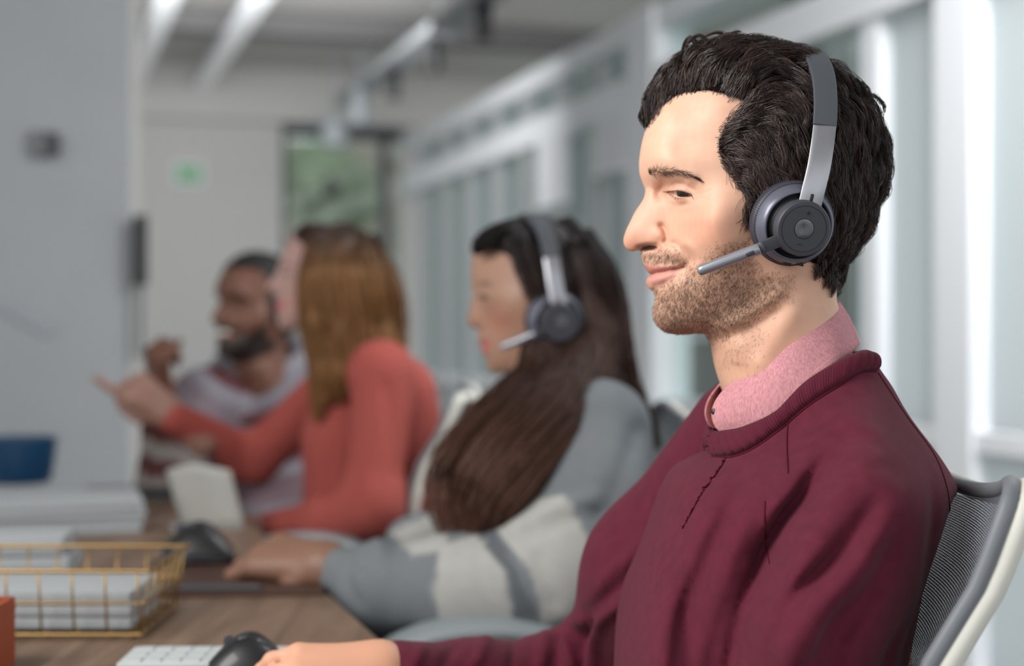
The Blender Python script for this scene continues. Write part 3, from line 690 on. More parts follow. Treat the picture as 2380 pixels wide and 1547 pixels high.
dd = np.c_[np.interp(cand[:, 0], [1500, 1560, 1700, 1800], [-.15, -.35, -.5, -.35]), np.ones(len(cand))] + r_.normal(0, .33, (len(cand), 2))
st = short_hairs(cand, dd, r_.uniform(.0014, .0042, len(cand)), r_.uniform(.0006, .0022, len(cand)), 3)
v, q, _ = strands('s', np.concatenate([st, mirror(st)]), .00009, .00003, None, None); mesh_obj('beard_stubble', v, q, M_stub, man)['kind'] = 'stuff'

# ------------------------------------------------------------------ hair: a dark shell on the skull and locks of wavy strands
keep = soft_poly(hp, HAIRLINE, 3) > .5; sv, sq, used = drop_faces(HV, HQ, keep)
nn = head.normal(sv); shp = hp[used]
edge_in = np.clip(seg_dist(shp, HAIRLINE[1:24])[0] / 40, 0, 1)
sv = sv + nn * (0.0006 + 0.0042 * edge_in * (1 + .35 * fbm(sv, 5, 160, 2)))[:, None]
FLOW = [[(1545,235),(1550,190),(1575,140),(1625,100)], [(1600,212),(1606,165),(1640,115),(1700,90)], [(1660,212),(1680,160),(1730,115)], [(1730,232),(1762,180),(1830,140)],
        [(1725,260),(1790,235),(1850,260),(1872,330)], [(1690,300),(1740,285),(1800,310),(1826,370)], [(1674,350),(1720,352),(1775,390),(1790,430)],
        [(1690,392),(1730,415),(1760,440)], [(1735,440),(1744,480),(1738,525)], [(1800,160),(1860,210),(1880,300)], [(1840,350),(1852,420)], [(1780,330),(1806,400)],
        [(1900,160),(1930,260),(1930,380)], [(1950,190),(1985,270),(1990,360)], [(2010,260),(2036,340),(2040,420)], [(1960,380),(1968,470),(1958,540)],
        [(2040,420),(2022,500),(1990,570)], [(1990,500),(1968,580),(1938,645)], [(1950,560),(1935,620),(1925,650)], [(1905,420),(1925,540),(1915,620)]]
FA = []; FD = []
for s_ in FLOW:
    c_ = spline(s_, 9); FA.append(c_); FD.append(np.gradient(c_, axis=0))
FA = np.concatenate(FA); FD = np.concatenate(FD); FD /= np.linalg.norm(FD, axis=1, keepdims=True)
def flow(p2):
    d2 = ((p2[:, None] - FA[None]) ** 2).sum(-1); w_ = 1 / (d2 + 120) ** 1.6; v_ = (w_[..., None] * FD[None]).sum(1)
    return v_ / (np.linalg.norm(v_, axis=1, keepdims=True) + 1e-9)
r_ = np.random.default_rng(23)
NG = 640; hv = np.where(keep)[0]; hv = hv[HV[hv, 1] < Y0 + 0.045]; gi = r_.choice(hv, NG, replace=False)
# cluster more guides along the front hairline, where the curls are
fr = np.where(keep & (hp[:, 0] < 1760) & (hp[:, 1] < 300) & (HV[:, 1] < Y0 + 0.03))[0]; tp_ = np.where(keep & (hp[:, 0] < 1800) & (hp[:, 1] > 225) & (hp[:, 1] < 450) & (HV[:, 1] < Y0))[0]; gi = np.r_[gi, r_.choice(fr, 200), r_.choice(tp_, 170)]; gi = gi[~((hp[gi, 1] > 490) & (hp[gi, 0] < 1895))]
NG = len(gi); S = 12; q = HV[gi].copy(); guides = np.zeros((NG, S, 3)); gn = np.zeros_like(guides)
rootpx = head.vpx(q); front = np.clip((1760 - rootpx[:, 0]) / 160, 0, 1) * np.clip((330 - rootpx[:, 1]) / 80, 0, 1)
low = np.clip((rootpx[:, 1] - 430) / 150, 0, 1)
Ls = r_.uniform(.034, .056, NG) * (1 - .68 * low) * (1 + .15 * front); side_edge = np.clip(seg_dist(rootpx, HAIRLINE[7:18])[0] / 60, .25, 1); Ls *= .55 + .45 * side_edge
H = r_.uniform(.0075, .0125, NG) * (1 - .55 * low) * (1 + .38 * front); ph = r_.uniform(0, 6.28, NG); wl_ = r_.uniform(.020, .036, NG); wa = r_.uniform(.0012, .0036, NG) * (1 + 1.2 * front) * (1 - .4 * low)
jit = r_.normal(0, .22, NG)
for k in range(S):
    t = k / (S - 1); n = head.normal(q); p2 = head.vpx(q); f2 = flow(p2); cj, sj = np.cos(jit), np.sin(jit); f2 = np.c_[f2[:, 0] * cj - f2[:, 1] * sj, f2[:, 0] * sj + f2[:, 1] * cj]
    d = np.c_[f2[:, 0], np.zeros(NG), -f2[:, 1]]; d -= (d * n).sum(1, keepdims=True) * n; d /= np.linalg.norm(d, axis=1, keepdims=True) + 1e-9
    bn = np.cross(d, n); lift = H * np.sin(min(1, t * 1.5) * 1.57) * (1 - .42 * max(0, t - .6) / .4)
    wave = wa * np.sin(2 * np.pi * t * Ls / wl_ + ph) * t
    guides[:, k] = q + n * (lift + .35 * wave)[:, None] + bn * wave[:, None]; gn[:, k] = n
    q = head.project(q + d * (Ls / (S - 1))[:, None], 2)
NS = 30; off = r_.normal(0, 1, (NG, NS, 3)); off /= np.linalg.norm(off, axis=2, keepdims=True); off *= r_.uniform(.2, 1, (NG, NS, 1)) ** .6 * r_.uniform(.003, .0075, (NG, 1, 1))
t_ = np.linspace(0, 1, S)[None, None, :, None]
paths = guides[:, None] + off[:, :, None] * (1 - .6 * t_) + .0007 * np.sin(9 * t_ + r_.uniform(0, 6.28, (NG, NS, 1, 1))) * off[:, :, None] / .004
paths = paths.reshape(-1, S, 3)
# loose curls that stand out over the forehead and along the crown (drawn in the plane of the head)
CURL = [([(1560,222),(1536,205),(1510,225),(1492,255),(1487,275),(1499,296)], .004), ([(1575,200),(1548,190),(1520,212),(1506,240),(1512,262)], -.006), ([(1590,180),(1560,165),(1536,190),(1528,222)], .008),
        ([(1600,150),(1575,128),(1550,160),(1540,200)], -.002), ([(1640,130),(1605,88),(1588,112),(1590,140)], .012), ([(1655,120),(1630,82),(1600,98),(1592,128)], .02), ([(1700,120),(1680,78),(1640,84),(1618,110)], .004),
        ([(1720,120),(1700,82),(1668,92),(1660,130)], .018), ([(1690,110),(1705,76),(1722,74)], .01), ([(1560,230),(1530,228),(1510,250),(1503,285)], .012), ([(1545,240),(1520,236),(1514,248),(1520,256),(1528,250)], .01),
        ([(1740,470),(1724,488),(1724,512),(1738,530)], None), ([(1650,205),(1662,160),(1700,150),(1716,190),(1700,222)], None), ([(1690,218),(1700,180),(1740,170),(1750,205),(1735,232)], None),
        ([(1610,205),(1622,150),(1656,128),(1672,165)], None), ([(1640,208),(1640,170),(1610,140),(1580,150)], None), ([(2030,220),(2052,240),(2056,262)], .01), ([(2050,300),(2072,360),(2070,400)], .01),
        ([(1760,140),(1790,98),(1830,110)], .02), ([(1800,140),(1840,118),(1890,150)], .03)]
cur = []
for pts, latc in CURL:
    c2 = spline(pts, S); nloc = 34 if latc is not None else 16
    if latc is None: P3 = np.array([head.pt(x, y, .009 * math.sin(min(1, i / 5) * 1.57) + .001) for i, (x, y) in enumerate(c2)])
    else: P3 = np.array([[*(head.S(x, y, latc)), 0] for x, y in c2]); P3 = np.c_[P3[:, 0], np.full(S, Y0 - latc), P3[:, 1]]
    o_ = r_.normal(0, 1, (nloc, 3)) * (.0010 if latc is not None else .0011); tt_ = np.linspace(0, 1, S)[None, :, None]
    cur.append(P3[None] + o_[:, None] * (1.15 - .8 * tt_) + .0006 * np.sin(6 * tt_ + r_.uniform(0, 6, (nloc, 1, 1))))
# fine hairs along the hairline
hl = spline(HAIRLINE[1:17], 900) + r_.normal(0, 5, (900, 2)) + [4, -3]; fd = flow(hl) + r_.normal(0, .3, (900, 2)); fine = []
for (x, y), (dx, dy) in zip(hl, fd):
    p = head.pt(x, y); n = head.normal(p[None])[0]; d = np.array([dx, 0, -dy]); d -= (d @ n) * n; d /= np.linalg.norm(d) + 1e-9; tq_ = np.linspace(0, 1, S)[:, None]; l_ = r_.uniform(.008, .020); fine.append(p + d * l_ * tq_ + n * (.004 * tq_ - .0025 * tq_ ** 2) + np.cross(d, n) * .0012 * np.sin(4 * tq_ + r_.uniform(0, 6)))
paths = np.concatenate([paths, np.array(fine)] + cur)
nP = len(paths); tone = r_.uniform(.7, 1.35, (nP, 1)); tone[:NG * NS] *= np.repeat(r_.uniform(.65, 1.5, NG), NS)[:, None]; colr = np.array(lin(49, 37, 34)) * tone; warm = r_.uniform(0, 1, (nP, 1)) < .24; colr = np.where(warm, np.array(lin(88, 66, 57)) * tone ** .5, colr)
v, q, c = strands('h', paths, np.interp(np.linspace(0, 1, S), [0, .6, 1], [.00022, .00020, .00005]), 0, None, None, colr)
mesh_obj('hair', v, q, M_hair, man, col=c)
mesh_obj('hair_roots', sv, sq, mat('hair_roots', lin(24, 18, 17), 1.0, spec=0.0), man)
# ------------------------------------------------------------------ sweater
SW = [(1672,840),(1668,920),(1662,1000),(1650,1046),(1594,1076),(1560,1112),(1532,1178),(1510,1242),(1490,1300),(1470,1360),(1452,1430),(1438,1510),(1430,1620),(1430,1780),(1445,1930),
      (1700,1960),(2040,1950,.05),(2090,1800,.07),(2118,1660,.09),(2150,1545,.10),(2194,1357,.10),(2222,1240,.09),(2252,1176,.07),(2252,1138,.05),(2188,1056,.03),(2112,963,.02),(2062,893),(2038,857),(2008,806),(1985,750),(1970,700),(1820,760)]
SWC = [(1800,850,64),(1900,790,60),(1720,940,58),(1850,930,80),(1760,1000,74),(1690,1040,52),(1950,880,80),(1920,965,108),(1990,960,118),(2010,1030,160),(2060,1060,168),(2110,1050,130),
       (2130,1120,165),(1960,1080,172),(2050,1150,203),(1960,1250,216),(2100,1300,198),(2185,1250,120),(1880,1400,224),(2020,1450,220),(1800,1520,226),(1930,1540,228),(2100,1480,165),
       (1830,1100,150),(1760,1150,146),(1650,1150,118),(1600,1250,128),(1700,1270,158),(1560,1400,132),(1640,1500,164),(1735,1330,172),(1500,1400,92),(1600,1700,160),(1850,1750,215),(1700,1420,176),
       (1690,1200,146),(1640,1360,156),(1850,1300,208),(1800,1420,222),(1890,1180,188)]
sw = Inflate(SW, Y0, SWC, g=0.002, c=45e-3, dense=3)
mm = 1e-3
# folds: (line, millimetres, width in millimetres)
FOLDS = [([(1975,1030),(1915,1105),(1882,1160),(1838,1220),(1800,1291),(1780,1346),(1756,1406),(1726,1480),(1690,1600)], -46, 8), ([(1985,1085),(1930,1160),(1880,1240),(1840,1330),(1810,1430),(1780,1560)], 9, 14),
         ([(2045,1150),(2000,1222),(1955,1282),(1905,1335),(1840,1410),(1790,1500),(1760,1590)], -15, 7), ([(2060,1200),(2015,1275),(1965,1345),(1905,1420),(1860,1520)], 7, 12),
         ([(1870,1052),(1925,1020),(1985,1012),(2055,1040)], -7, 6), ([(1850,1010),(1910,985),(1970,975)], -4, 6), ([(2010,1090),(2060,1085),(2110,1105)], -4, 8),
         ([(1790,1170),(1750,1270),(1705,1390),(1668,1500),(1645,1600)], -10, 7), ([(1725,1120),(1680,1220),(1625,1350),(1580,1480),(1560,1600)], -10, 7), ([(1640,1115),(1592,1210),(1545,1330),(1512,1450),(1500,1580)], -9, 6),
         ([(1740,1440),(1715,1520),(1700,1600)], -9, 6), ([(1610,1400),(1600,1480),(1600,1580)], -7, 6),
         ([(2160,1110),(2160,1220),(2130,1370),(2090,1520),(2080,1600)], -12, 10), ([(2210,1150),(2200,1240),(2170,1380),(2140,1500)], -7, 7), ([(2080,1240),(2020,1370),(1945,1500),(1915,1600)], -11, 9), ([(1985,1370),(1920,1470),(1870,1580)], -9, 7), ([(2110,1400),(2060,1500),(2030,1600)], -8, 8),
         ([(1838,950),(1842,1030),(1846,1100)], -5, 7)]
for pts, a, s_ in FOLDS: sw.stroke(pts, a * mm, s_ * mm, 'long')
SV, SQ = sw.mesh(0.0036)
NBT = [(1662,1001),(1676,1005),(1701,1004),(1739,996),(1806,963),(1876,893),(1950,845),(1997,822),(2022,826)]
NBB = [(1652,1050),(1664,1058),(1706,1055),(1756,1034),(1816,990),(1882,935),(1947,893),(1997,862),(2037,857)]
sp = sw.vpx(SV); mid = (np.array(NBT) * .3 + np.array(NBB) * .7)
cut = np.interp(sp[:, 0], mid[:, 0], mid[:, 1], left=-1e9, right=-1e9)
cut = np.where((sp[:, 0] < mid[0, 0]) & (sp[:, 1] < 1030), 1e9, np.where((sp[:, 0] > mid[-1, 0]) & (sp[:, 1] < 845), 1e9, cut))
SV, SQ, _ = drop_faces(SV, SQ, sp[:, 1] > cut)
M_sw = mat('burgundy_sweatshirt', lin(95, 35, 51), 0.9, bump=('X', 330, 0.22, 0.0007, (0.0, 0.9, 0.2)), spec=0.12, sheen=0.06, noise=(90, 0.10, (1, 1, 1)))
M_rib = mat('burgundy_rib', lin(92, 33, 49), 0.9, spec=0.12, sheen=0.05)
M_seam = mat('burgundy_stitching', lin(80, 22, 38), 0.9, spec=0.1)
# the right sleeve, reaching forward along the table
W_ = W
slv = [('c', np.array([0.235, 1.47, 0.96]), W_(1535, 1330, 1.54), .075, .070, .05), ('c', W_(1535, 1330, 1.54), W_(1415, 1560, 1.61), .068, .056, .04),
       ('c', W_(1415, 1560, 1.61), W_(1250, 1600, 1.59), .056, .046, .03), ('c', W_(1250, 1600, 1.59), W_(1100, 1600, 1.55), .047, .044, .03), ('c', W_(1100, 1600, 1.55), W_(925, 1576, 1.488), .043, .036, .03)]
lv, lq = sdf_mesh(slv, 0.005, .04); ln_ = vnormals(lv, lq); lpx = np.stack(topx(lv), 1)
dsp = np.zeros(len(lv))
for pts, a, s_ in [([(1500,1262),(1420,1350),(1360,1450)], 6, 22), ([(1480,1330),(1400,1400),(1350,1480)], -7, 16), ([(1470,1380),(1390,1450),(1375,1545)], 7, 15), ([(1440,1330),(1385,1400),(1330,1455)], -5, 14), ([(1345,1440),(1320,1470),(1330,1545)], 9, 14),
                   ([(1375,1450),(1350,1500),(1352,1547)], -7, 10), ([(1300,1470),(1290,1547)], -5, 12), ([(1270,1480),(1255,1547)], 5, 13), ([(1200,1480),(1190,1547)], -3, 12), ([(1130,1490),(1100,1547)], 4, 14), ([(1060,1500),(1030,1547)], -3, 12), ([(980,1510),(960,1547)], 3, 12)]:
    d, t = seg_dist(lpx, spline(pts, 12)); dsp += a * mm * np.exp(-(d / s_) ** 2)
lv = lv + ln_ * dsp[:, None]
allV, allQ = join_np([(SV, SQ), (lv, lq)])
mesh_obj('sweater', allV, allQ, M_sw, man)
# ribbed neckband
NB = 420; tt = np.linspace(0, 1, NB); T_ = spline(NBT, NB); B_ = spline(NBB, NB); R_ = 9; rows = []
for j in range(R_):
    f = j / (R_ - 1); c2 = T_ * (1 - f) + B_ * f; lift = 0.0012 + 0.0042 * math.sin(math.pi * min(1, .12 + .8 * f)) - (0.003 if j == R_ - 1 else 0)
    row = np.array([sw.pt(x, y) for x, y in c2]); row += sw.normal(row) * (lift + (0.0005 * np.sin(np.arange(NB) * 2 * np.pi / 4.2))[:, None] * (0 < j < R_ - 1))
    far = row.copy(); far[:, 1] = 2 * Y0 - far[:, 1]; rows.append(np.concatenate([row, far[::-1]]))
n_ = 2 * NB; V = np.concatenate(rows); q0 = np.arange(n_)
Q = np.concatenate([np.stack([j * n_ + q0, j * n_ + (q0 + 1) % n_, (j + 1) * n_ + (q0 + 1) % n_, (j + 1) * n_ + q0], 1) for j in range(R_ - 1)])
o = mesh_obj('neckband', V, Q, M_rib, man); md = o.modifiers.new('thick', 'SOLIDIFY'); md.thickness = 0.002
def seam(name, pts, r=0.0007, lift=0.0001, n=60, m=None):
    c = spline(pts, n); P = np.array([sw.pt(x, y, lift) for x, y in c]); b = MB(); b.tube(P, r, 6); return b.build(name, m or M_seam, man, True)
seam('raglan_seam', [(1832,975),(1829,1030),(1832,1100)]); seam('raglan_seam', [(1778,1165),(1777,1236),(1789,1310)]); seam('raglan_seam', [(2040,866),(2104,965),(2165,1050),(2190,1110),(2198,1165),(2190,1230)])
seam('neckband_seam', [(1656,1060),(1706,1060),(1756,1039),(1816,995),(1882,940),(1947,898),(1997,866),(2036,862)], 0.0011)
c = spline([(1690,1060),(1672,1090),(1641,1132),(1610,1185),(1587,1228)], 90); P = np.array([sw.pt(x, y, .0006) for x, y in c]); P += (r_.normal(0, 1, P.shape) * .0006)
b = MB(); b.tube(P, .0008, 5); b.build('notch_stitching', M_seam, man, True)

# ------------------------------------------------------------------ pink shirt collar
CU = [(1687,905,24),(1712,884,34),(1739,864,44),(1811,818,58),(1880,765,52),(1930,722,32),(1951,706,0)]
CM = [(1657,957,22),(1690,955,40),(1730,935,56),(1812,885,72),(1885,825,66),(1945,766,42),(1978,752,0)]
CL = [(1676,1003,27),(1704,1007,38),(1744,1000,56),(1810,966,74),(1882,893,78),(1955,840,60),(1996,800,0)]
NCN = 70
def c3(Lp): L_ = spline(np.array(Lp, float), NCN); w_ = L_[:, 2] * mm; Y = Y0 - w_; return np.c_[(L_[:, 0] - CX) / FPX * Y, Y, CAMZ - (L_[:, 1] - CY) / FPX * Y]
A, Bm, Cc = c3(CU), c3(CM), c3(CL); rows = []
for t in np.linspace(0, 1, 15):
    row = A * (1 - t) * (1 - 2 * t) + Bm * 4 * t * (1 - t) + Cc * t * (2 * t - 1)
    far = row[::-1].copy(); far[:, 1] = 2 * Y0 - far[:, 1]; rows.append(np.concatenate([row, far[1:]]))
inner = rows[0].copy(); ctr = np.array([0.268, Y0, 0]); d = ctr - inner; d[:, 2] = 0; d /= np.linalg.norm(d, axis=1, keepdims=True)
rows = [inner + d * .004 + (0, 0, -.030), inner + d * .004 + (0, 0, -.012), inner + d * .0032 + (0, 0, -.002), inner + d * .0012 + (0, 0, .0016)] + rows
n_ = len(rows[0]); V = np.concatenate(rows); q0 = np.arange(n_ - 1)
Q = np.concatenate([np.stack([j * n_ + q0, j * n_ + q0 + 1, (j + 1) * n_ + q0 + 1, (j + 1) * n_ + q0], 1) for j in range(len(rows) - 1)])
M_pink = mat('pink_chambray', lin(202, 142, 148), 0.85, bump=('X', 420, 0.25, 0.0004, (0, .6, .3)), spec=0.2, noise=(700, 0.22, (1, 1, .35)))
o = mesh_obj('shirt_collar', V, Q, M_pink, man); md = o.modifiers.new('thick', 'SOLIDIFY'); md.thickness = 0.0016
M_stitch = mat('pink_stitching', lin(226, 160, 168), 0.8); M_dark = mat('dark_button', lin(38, 36, 44), 0.4)
st_row = rows[-3] + 0; b = MB(); nrm = np.cross(np.gradient(st_row, axis=0), rows[-1] - rows[-4]); nrm /= np.linalg.norm(nrm, axis=1, keepdims=True); sgn = np.sign((nrm * (st_row - ctr) * [1, 1, 0]).sum(1, keepdims=True)); b.tube(st_row + nrm * sgn * .0012, .0005, 5); b.build('collar_stitching', M_stitch, man, True)
bp = 0.55 * rows[10][1] + .45 * rows[12][2]; b = MB(); b.lathe([(0, .0026), (.0022, .0025), (.0028, .0018), (.0028, 0.0005)], bp, (-.55, -.83, 0), 20); b.build('collar_button', M_dark, man, True)

# ------------------------------------------------------------------ the headset of the man (a thing of its own)
M_cush = mat('headset_leatherette', lin(62, 62, 72), 0.45, bump=('noise', 900, 0.15, 0.0005)); M_bowl = mat('headset_bowl', lin(106, 108, 122), 0.34, metal=0.3); M_blk = mat('headset_groove', lin(20, 20, 24), 0.5)
M_disc = mat('headset_disc', lin(64, 65, 72), 0.5); M_btn = mat('headset_button', lin(128, 128, 136), 0.3, metal=0.95); M_silver = mat('headset_silver_arm', lin(168, 168, 174), 0.36, metal=0.75)
M_cover = mat('headset_band_cover', lin(74, 78, 84), 0.6); M_pad = mat('headset_band_pad', lin(88, 86, 104), 0.6); M_boom = mat('headset_boom', lin(150, 152, 160), 0.36, metal=0.5); M_mark = mat('headset_marks', lin(40, 41, 46), 0.5)
# the button is spun metal: highlights run round its centre
nt = M_btn.node_tree; tg = nt.nodes.new('ShaderNodeTangent'); tg.direction_type = 'RADIAL'; tg.axis = 'Y'; nt.links.new(tg.outputs[0], nt.nodes['Principled BSDF'].inputs['Tangent']); nt.nodes['Principled BSDF'].inputs['Anisotropic'].default_value = 0.9
def headset(name, cush, disc, lat_c, up, arm, cover, boom, parent_loc, mirY, S_=1.0):
    """cush, disc: world points of cushion front centre and disc centre; arm / cover: centre lines; all on the near side"""
    root = empty(name, parent_loc)
    O = np.asarray(cush); n = np.asarray(disc) - O; hgt = np.linalg.norm(n); n /= hgt
    def M(P): P = np.array(P, float); P[..., 1] = 2 * mirY - P[..., 1]; return P
    for far in (False, True):
        Oc = M(O) if far else O; ax = n * [1, -1, 1] if far else n
        u = np.asarray(up, float); u = u - (u @ ax) * ax; u /= np.linalg.norm(u); e = np.cross(u, ax); a = np.arange(96) / 96 * 2 * np.pi
        b = MB(); pr = [(.0185, -.016), (.024, -.019), (.0300, -.018), (.0338, -.013), (.0349, -.008), (.0345, -.003), (.0335, 0), (.026, .001), (.020, -.004)]
        b.lathe([(r * S_, h * S_) for r, h in pr], Oc, ax, 72, True); cu = b.build('ear_cushion', M_cush, root, True)
        if not far or True:
            b = MB()
            for q in range(110):                            # gathered pleats at the rim of the cushion
                t = q / 110 * 2 * math.pi; d = math.cos(t) * e + math.sin(t) * u
                b.tube([Oc + S_ * (d * .0333 + ax * .0010), Oc + S_ * (d * .0346 - ax * .003), Oc + S_ * (d * .0351 - ax * .007)], .00026 * S_, 4)
            b.build('cushion_pleats', M_cush, cu, True, 'stuff')
        b = MB(); b.lathe([(r * S_, h * S_) for r, h in [(.0325, -.001), (.0327, .0015), (.0322, .003), (.0300, .0085), (.0285, .0110), (.0272, .0118), (.0266, .0112), (.0262, .009)]], Oc, ax, 72); b.build('ear_cup', M_bowl, root, True)
        b = MB(); b.lathe([(r * S_, h * S_) for r, h in [(.0262, .0092), (.0258, .0075), (.0245, .0075), (.0243, .0100), (.0232, .0102), (.0225, .0135)]], Oc, ax, 72); b.build('cup_groove', M_blk, root, True)
        b = MB(); b.lathe([(r * S_, h * S_) for r, h in [(.0225, .008), (.0222, hgt / S_ - .0015), (.0212, hgt / S_ - .0002), (.0187, hgt / S_), (.01845, hgt / S_ - .0006), (.0182, hgt / S_ - .0006), (.0180, hgt / S_), (.0083, hgt / S_), (.0081, hgt / S_ - .0007), (.0, hgt / S_ - .0007)]], Oc, ax, 72); dk = b.build('control_disc', M_disc, root, 'auto')
        b = MB(); b.lathe([(r * S_, h * S_) for r, h in [(.0078, hgt / S_ - .001), (.0077, hgt / S_ + .0002), (.0074, hgt / S_ + .0003), (.004, hgt / S_ + .0001), (.0001, hgt / S_)]], Oc, ax, 64); b.build('button', M_btn, dk, 'auto')
        Df = Oc + ax * (hgt + .00005)
        b = MB(); Mx = np.stack([e, u, ax], 1)
        b.box(Df + u * .0128 * S_, (.0042 * S_, .0009 * S_, .0004), Mx).box(Df + u * .0128 * S_, (.0009 * S_, .0042 * S_, .0004), Mx); b.build('plus_mark', M_mark, dk)
        b = MB(); b.box(Df - u * .0128 * S_, (.0042 * S_, .0009 * S_, .0004), Mx); b.build('minus_mark', M_mark, dk)
        b = MB(); b.box(Oc + S_ * (ax * .0035 - u * .0318 + e * .002), (.007 * S_, .003 * S_, .0025 * S_), Mx, .0006); b.build('port', M_blk, root)
        b = MB(); b.box(Oc + S_ * (ax * .004 - u * .030 + e * .0125), (.006 * S_, .0022 * S_, .003 * S_), Mx, .0006); b.build('switch', M_blk, root)
        # flat metal arm with a slot, swept along its centre line
        def strip(P, wid, th, out, nm, mt, k=2):
            P = np.asarray(P); T = np.gradient(P, axis=0); T /= np.linalg.norm(T, axis=1, keepdims=True); Nn = np.asarray(out); Nn = Nn - (Nn * T).sum(1, keepdims=True) * T; Nn /= np.linalg.norm(Nn, axis=1, keepdims=True); Wd = np.cross(T, Nn)
            wid = np.broadcast_to(wid, (len(P),))[:, None]
            ring = [(-.5, -.5), (-.5, .3), (-.47, .5), (-.2, .56), (.2, .56), (.47, .5), (.5, .3), (.5, -.5)]
            V = np.stack([P + Wd * wid * x + Nn * th * y for x, y in ring], 1).reshape(-1, 3); m_ = len(ring); Fc = []
            for i in range(len(P) - 1):
                for q in range(m_): Fc.append([i * m_ + q, i * m_ + (q + 1) % m_, (i + 1) * m_ + (q + 1) % m_, (i + 1) * m_ + q])
            Fc += [list(range(m_))[::-1], [(len(P) - 1) * m_ + q for q in range(m_)]]
            if far: Fc = [f[::-1] for f in Fc]
            return mesh_obj(nm, V, Fc, mt, root, True)
        P = spline(arm, 30); Cm = np.array([P[:, 0].mean(), mirY, P[:, 2].min() - .02]); out = P - Cm; out[:, 0] = 0
        if far: P = M(P); out = out * [1, -1, 1]
        so = strip(P, .0182 * S_, .0022 * S_, out, 'slider_arm', M_silver); so.modifiers.new('edge', 'EDGE_SPLIT').split_angle = math.radians(45)
        T0 = P[3] - P[0]; T0 /= np.linalg.norm(T0); o0 = out[1] - (out[1] @ T0) * T0; o0 /= np.linalg.norm(o0); w0 = np.cross(T0, o0)
        b = MB(); cP = P[0] + T0 * .0075 * S_ + o0 * .0013; b.tube([cP - T0 * .0042 * S_, cP - T0 * .0038 * S_, cP + T0 * .0038 * S_, cP + T0 * .0042 * S_], [.0006, .0014 * S_, .0014 * S_, .0006], 12, up=o0, flat=.25); b.build('slot', M_blk, so, True)
        if not far:                                         # the padded cover runs over the head, from arm to arm
            P = np.asarray(cover); P = np.concatenate([P, M(P)[::-1][1:]]); P = spline(P, 80); out = P - np.array([P[:, 0].mean(), mirY, Cm[2] + .07]); out[:, 0] = 0
            cv = strip(P, .0188 * S_, .0032 * S_, out, 'headband_cover', M_cover); cv.modifiers.new('edge', 'EDGE_SPLIT').split_angle = math.radians(45)
            on = out / np.linalg.norm(out, axis=1, keepdims=True); strip((P - on * .0045 * S_)[4:-4], .0172 * S_, .0055 * S_, out[4:-4], 'headband_pad', M_pad)
    J0, J1, B0, B1, BT = [np.asarray(p) for p in boom]
    outv = n; b = MB(); d = J1 - J0; d /= np.linalg.norm(d); wv = np.cross(d, outv); wv /= np.linalg.norm(wv); Mx = np.stack([d, wv, np.cross(d, wv)], 1)
    b.box((J0 + J1) / 2, (np.linalg.norm(J1 - J0) + .002, .0098 * S_, .0042 * S_), Mx, .0006); b.build('boom_hinge', M_disc, root, 'auto')
    b = MB(); b.tube([J1, B0 * .5 + J1 * .5, B0], [.0047 * S_, .0051 * S_, .0049 * S_], 16, flat=.6, up=outv); b.build('boom_joint', M_cover, root, True)
    t = np.array([0, .02, .1, .5, .9, .955, .985, 1.0]); b = MB(); b.tube(B0 + (BT - B0) * t[:, None], np.array([.0044, .0046, .0047, .0046, .0043, .0040, .0030, .0008]) * S_, 20, up=outv); bo = b.build('microphone_boom', M_boom, root, True)
    cB = B0 + (BT - B0) * .16; dB = (BT - B0) / np.linalg.norm(BT - B0); oo = outv - (outv @ dB) * dB; oo /= np.linalg.norm(oo); cB = cB + oo * .0045 * S_
    b = MB(); b.tube([cB - dB * .0036 * S_, cB - dB * .003 * S_, cB + dB * .003 * S_, cB + dB * .0036 * S_], np.array([.0008, .0017, .0017, .0008]) * S_, 12, up=oo, flat=.4); b.build('mute_button', M_disc, bo, True)
    return root
lat = lambda x, y, l: W(x, y, Y0 - l)
ARM = [lat(1880,484,.107), lat(1891,440,.1085), lat(1903,390,.1065), lat(1911,340,.1015), lat(1917,292,.0945)]
COV = [lat(1917,292,.0950), lat(1919,250,.0885), lat(1918,210,.0815), lat(1914,178,.072), lat(1907,152,.058), lat(1898,134,.040), lat(1889,125,.020), lat(1880,123,0)]
BOOM = [lat(1812,558,.1085), lat(1778,572,.1075), lat(1766,577,.1065), None, lat(1621,631,.097)]; BOOM[3] = BOOM[2]
hs = headset('headset', lat(1846,521,.088), lat(1869,532,.1115), .088, (0.22, 0, 1), ARM, COV, BOOM, W(1846, 521, Y0), Y0)
tag(hs, 'dark grey wireless headset with silver arms and microphone boom worn by the man in burgundy', 'headset', 'headsets')
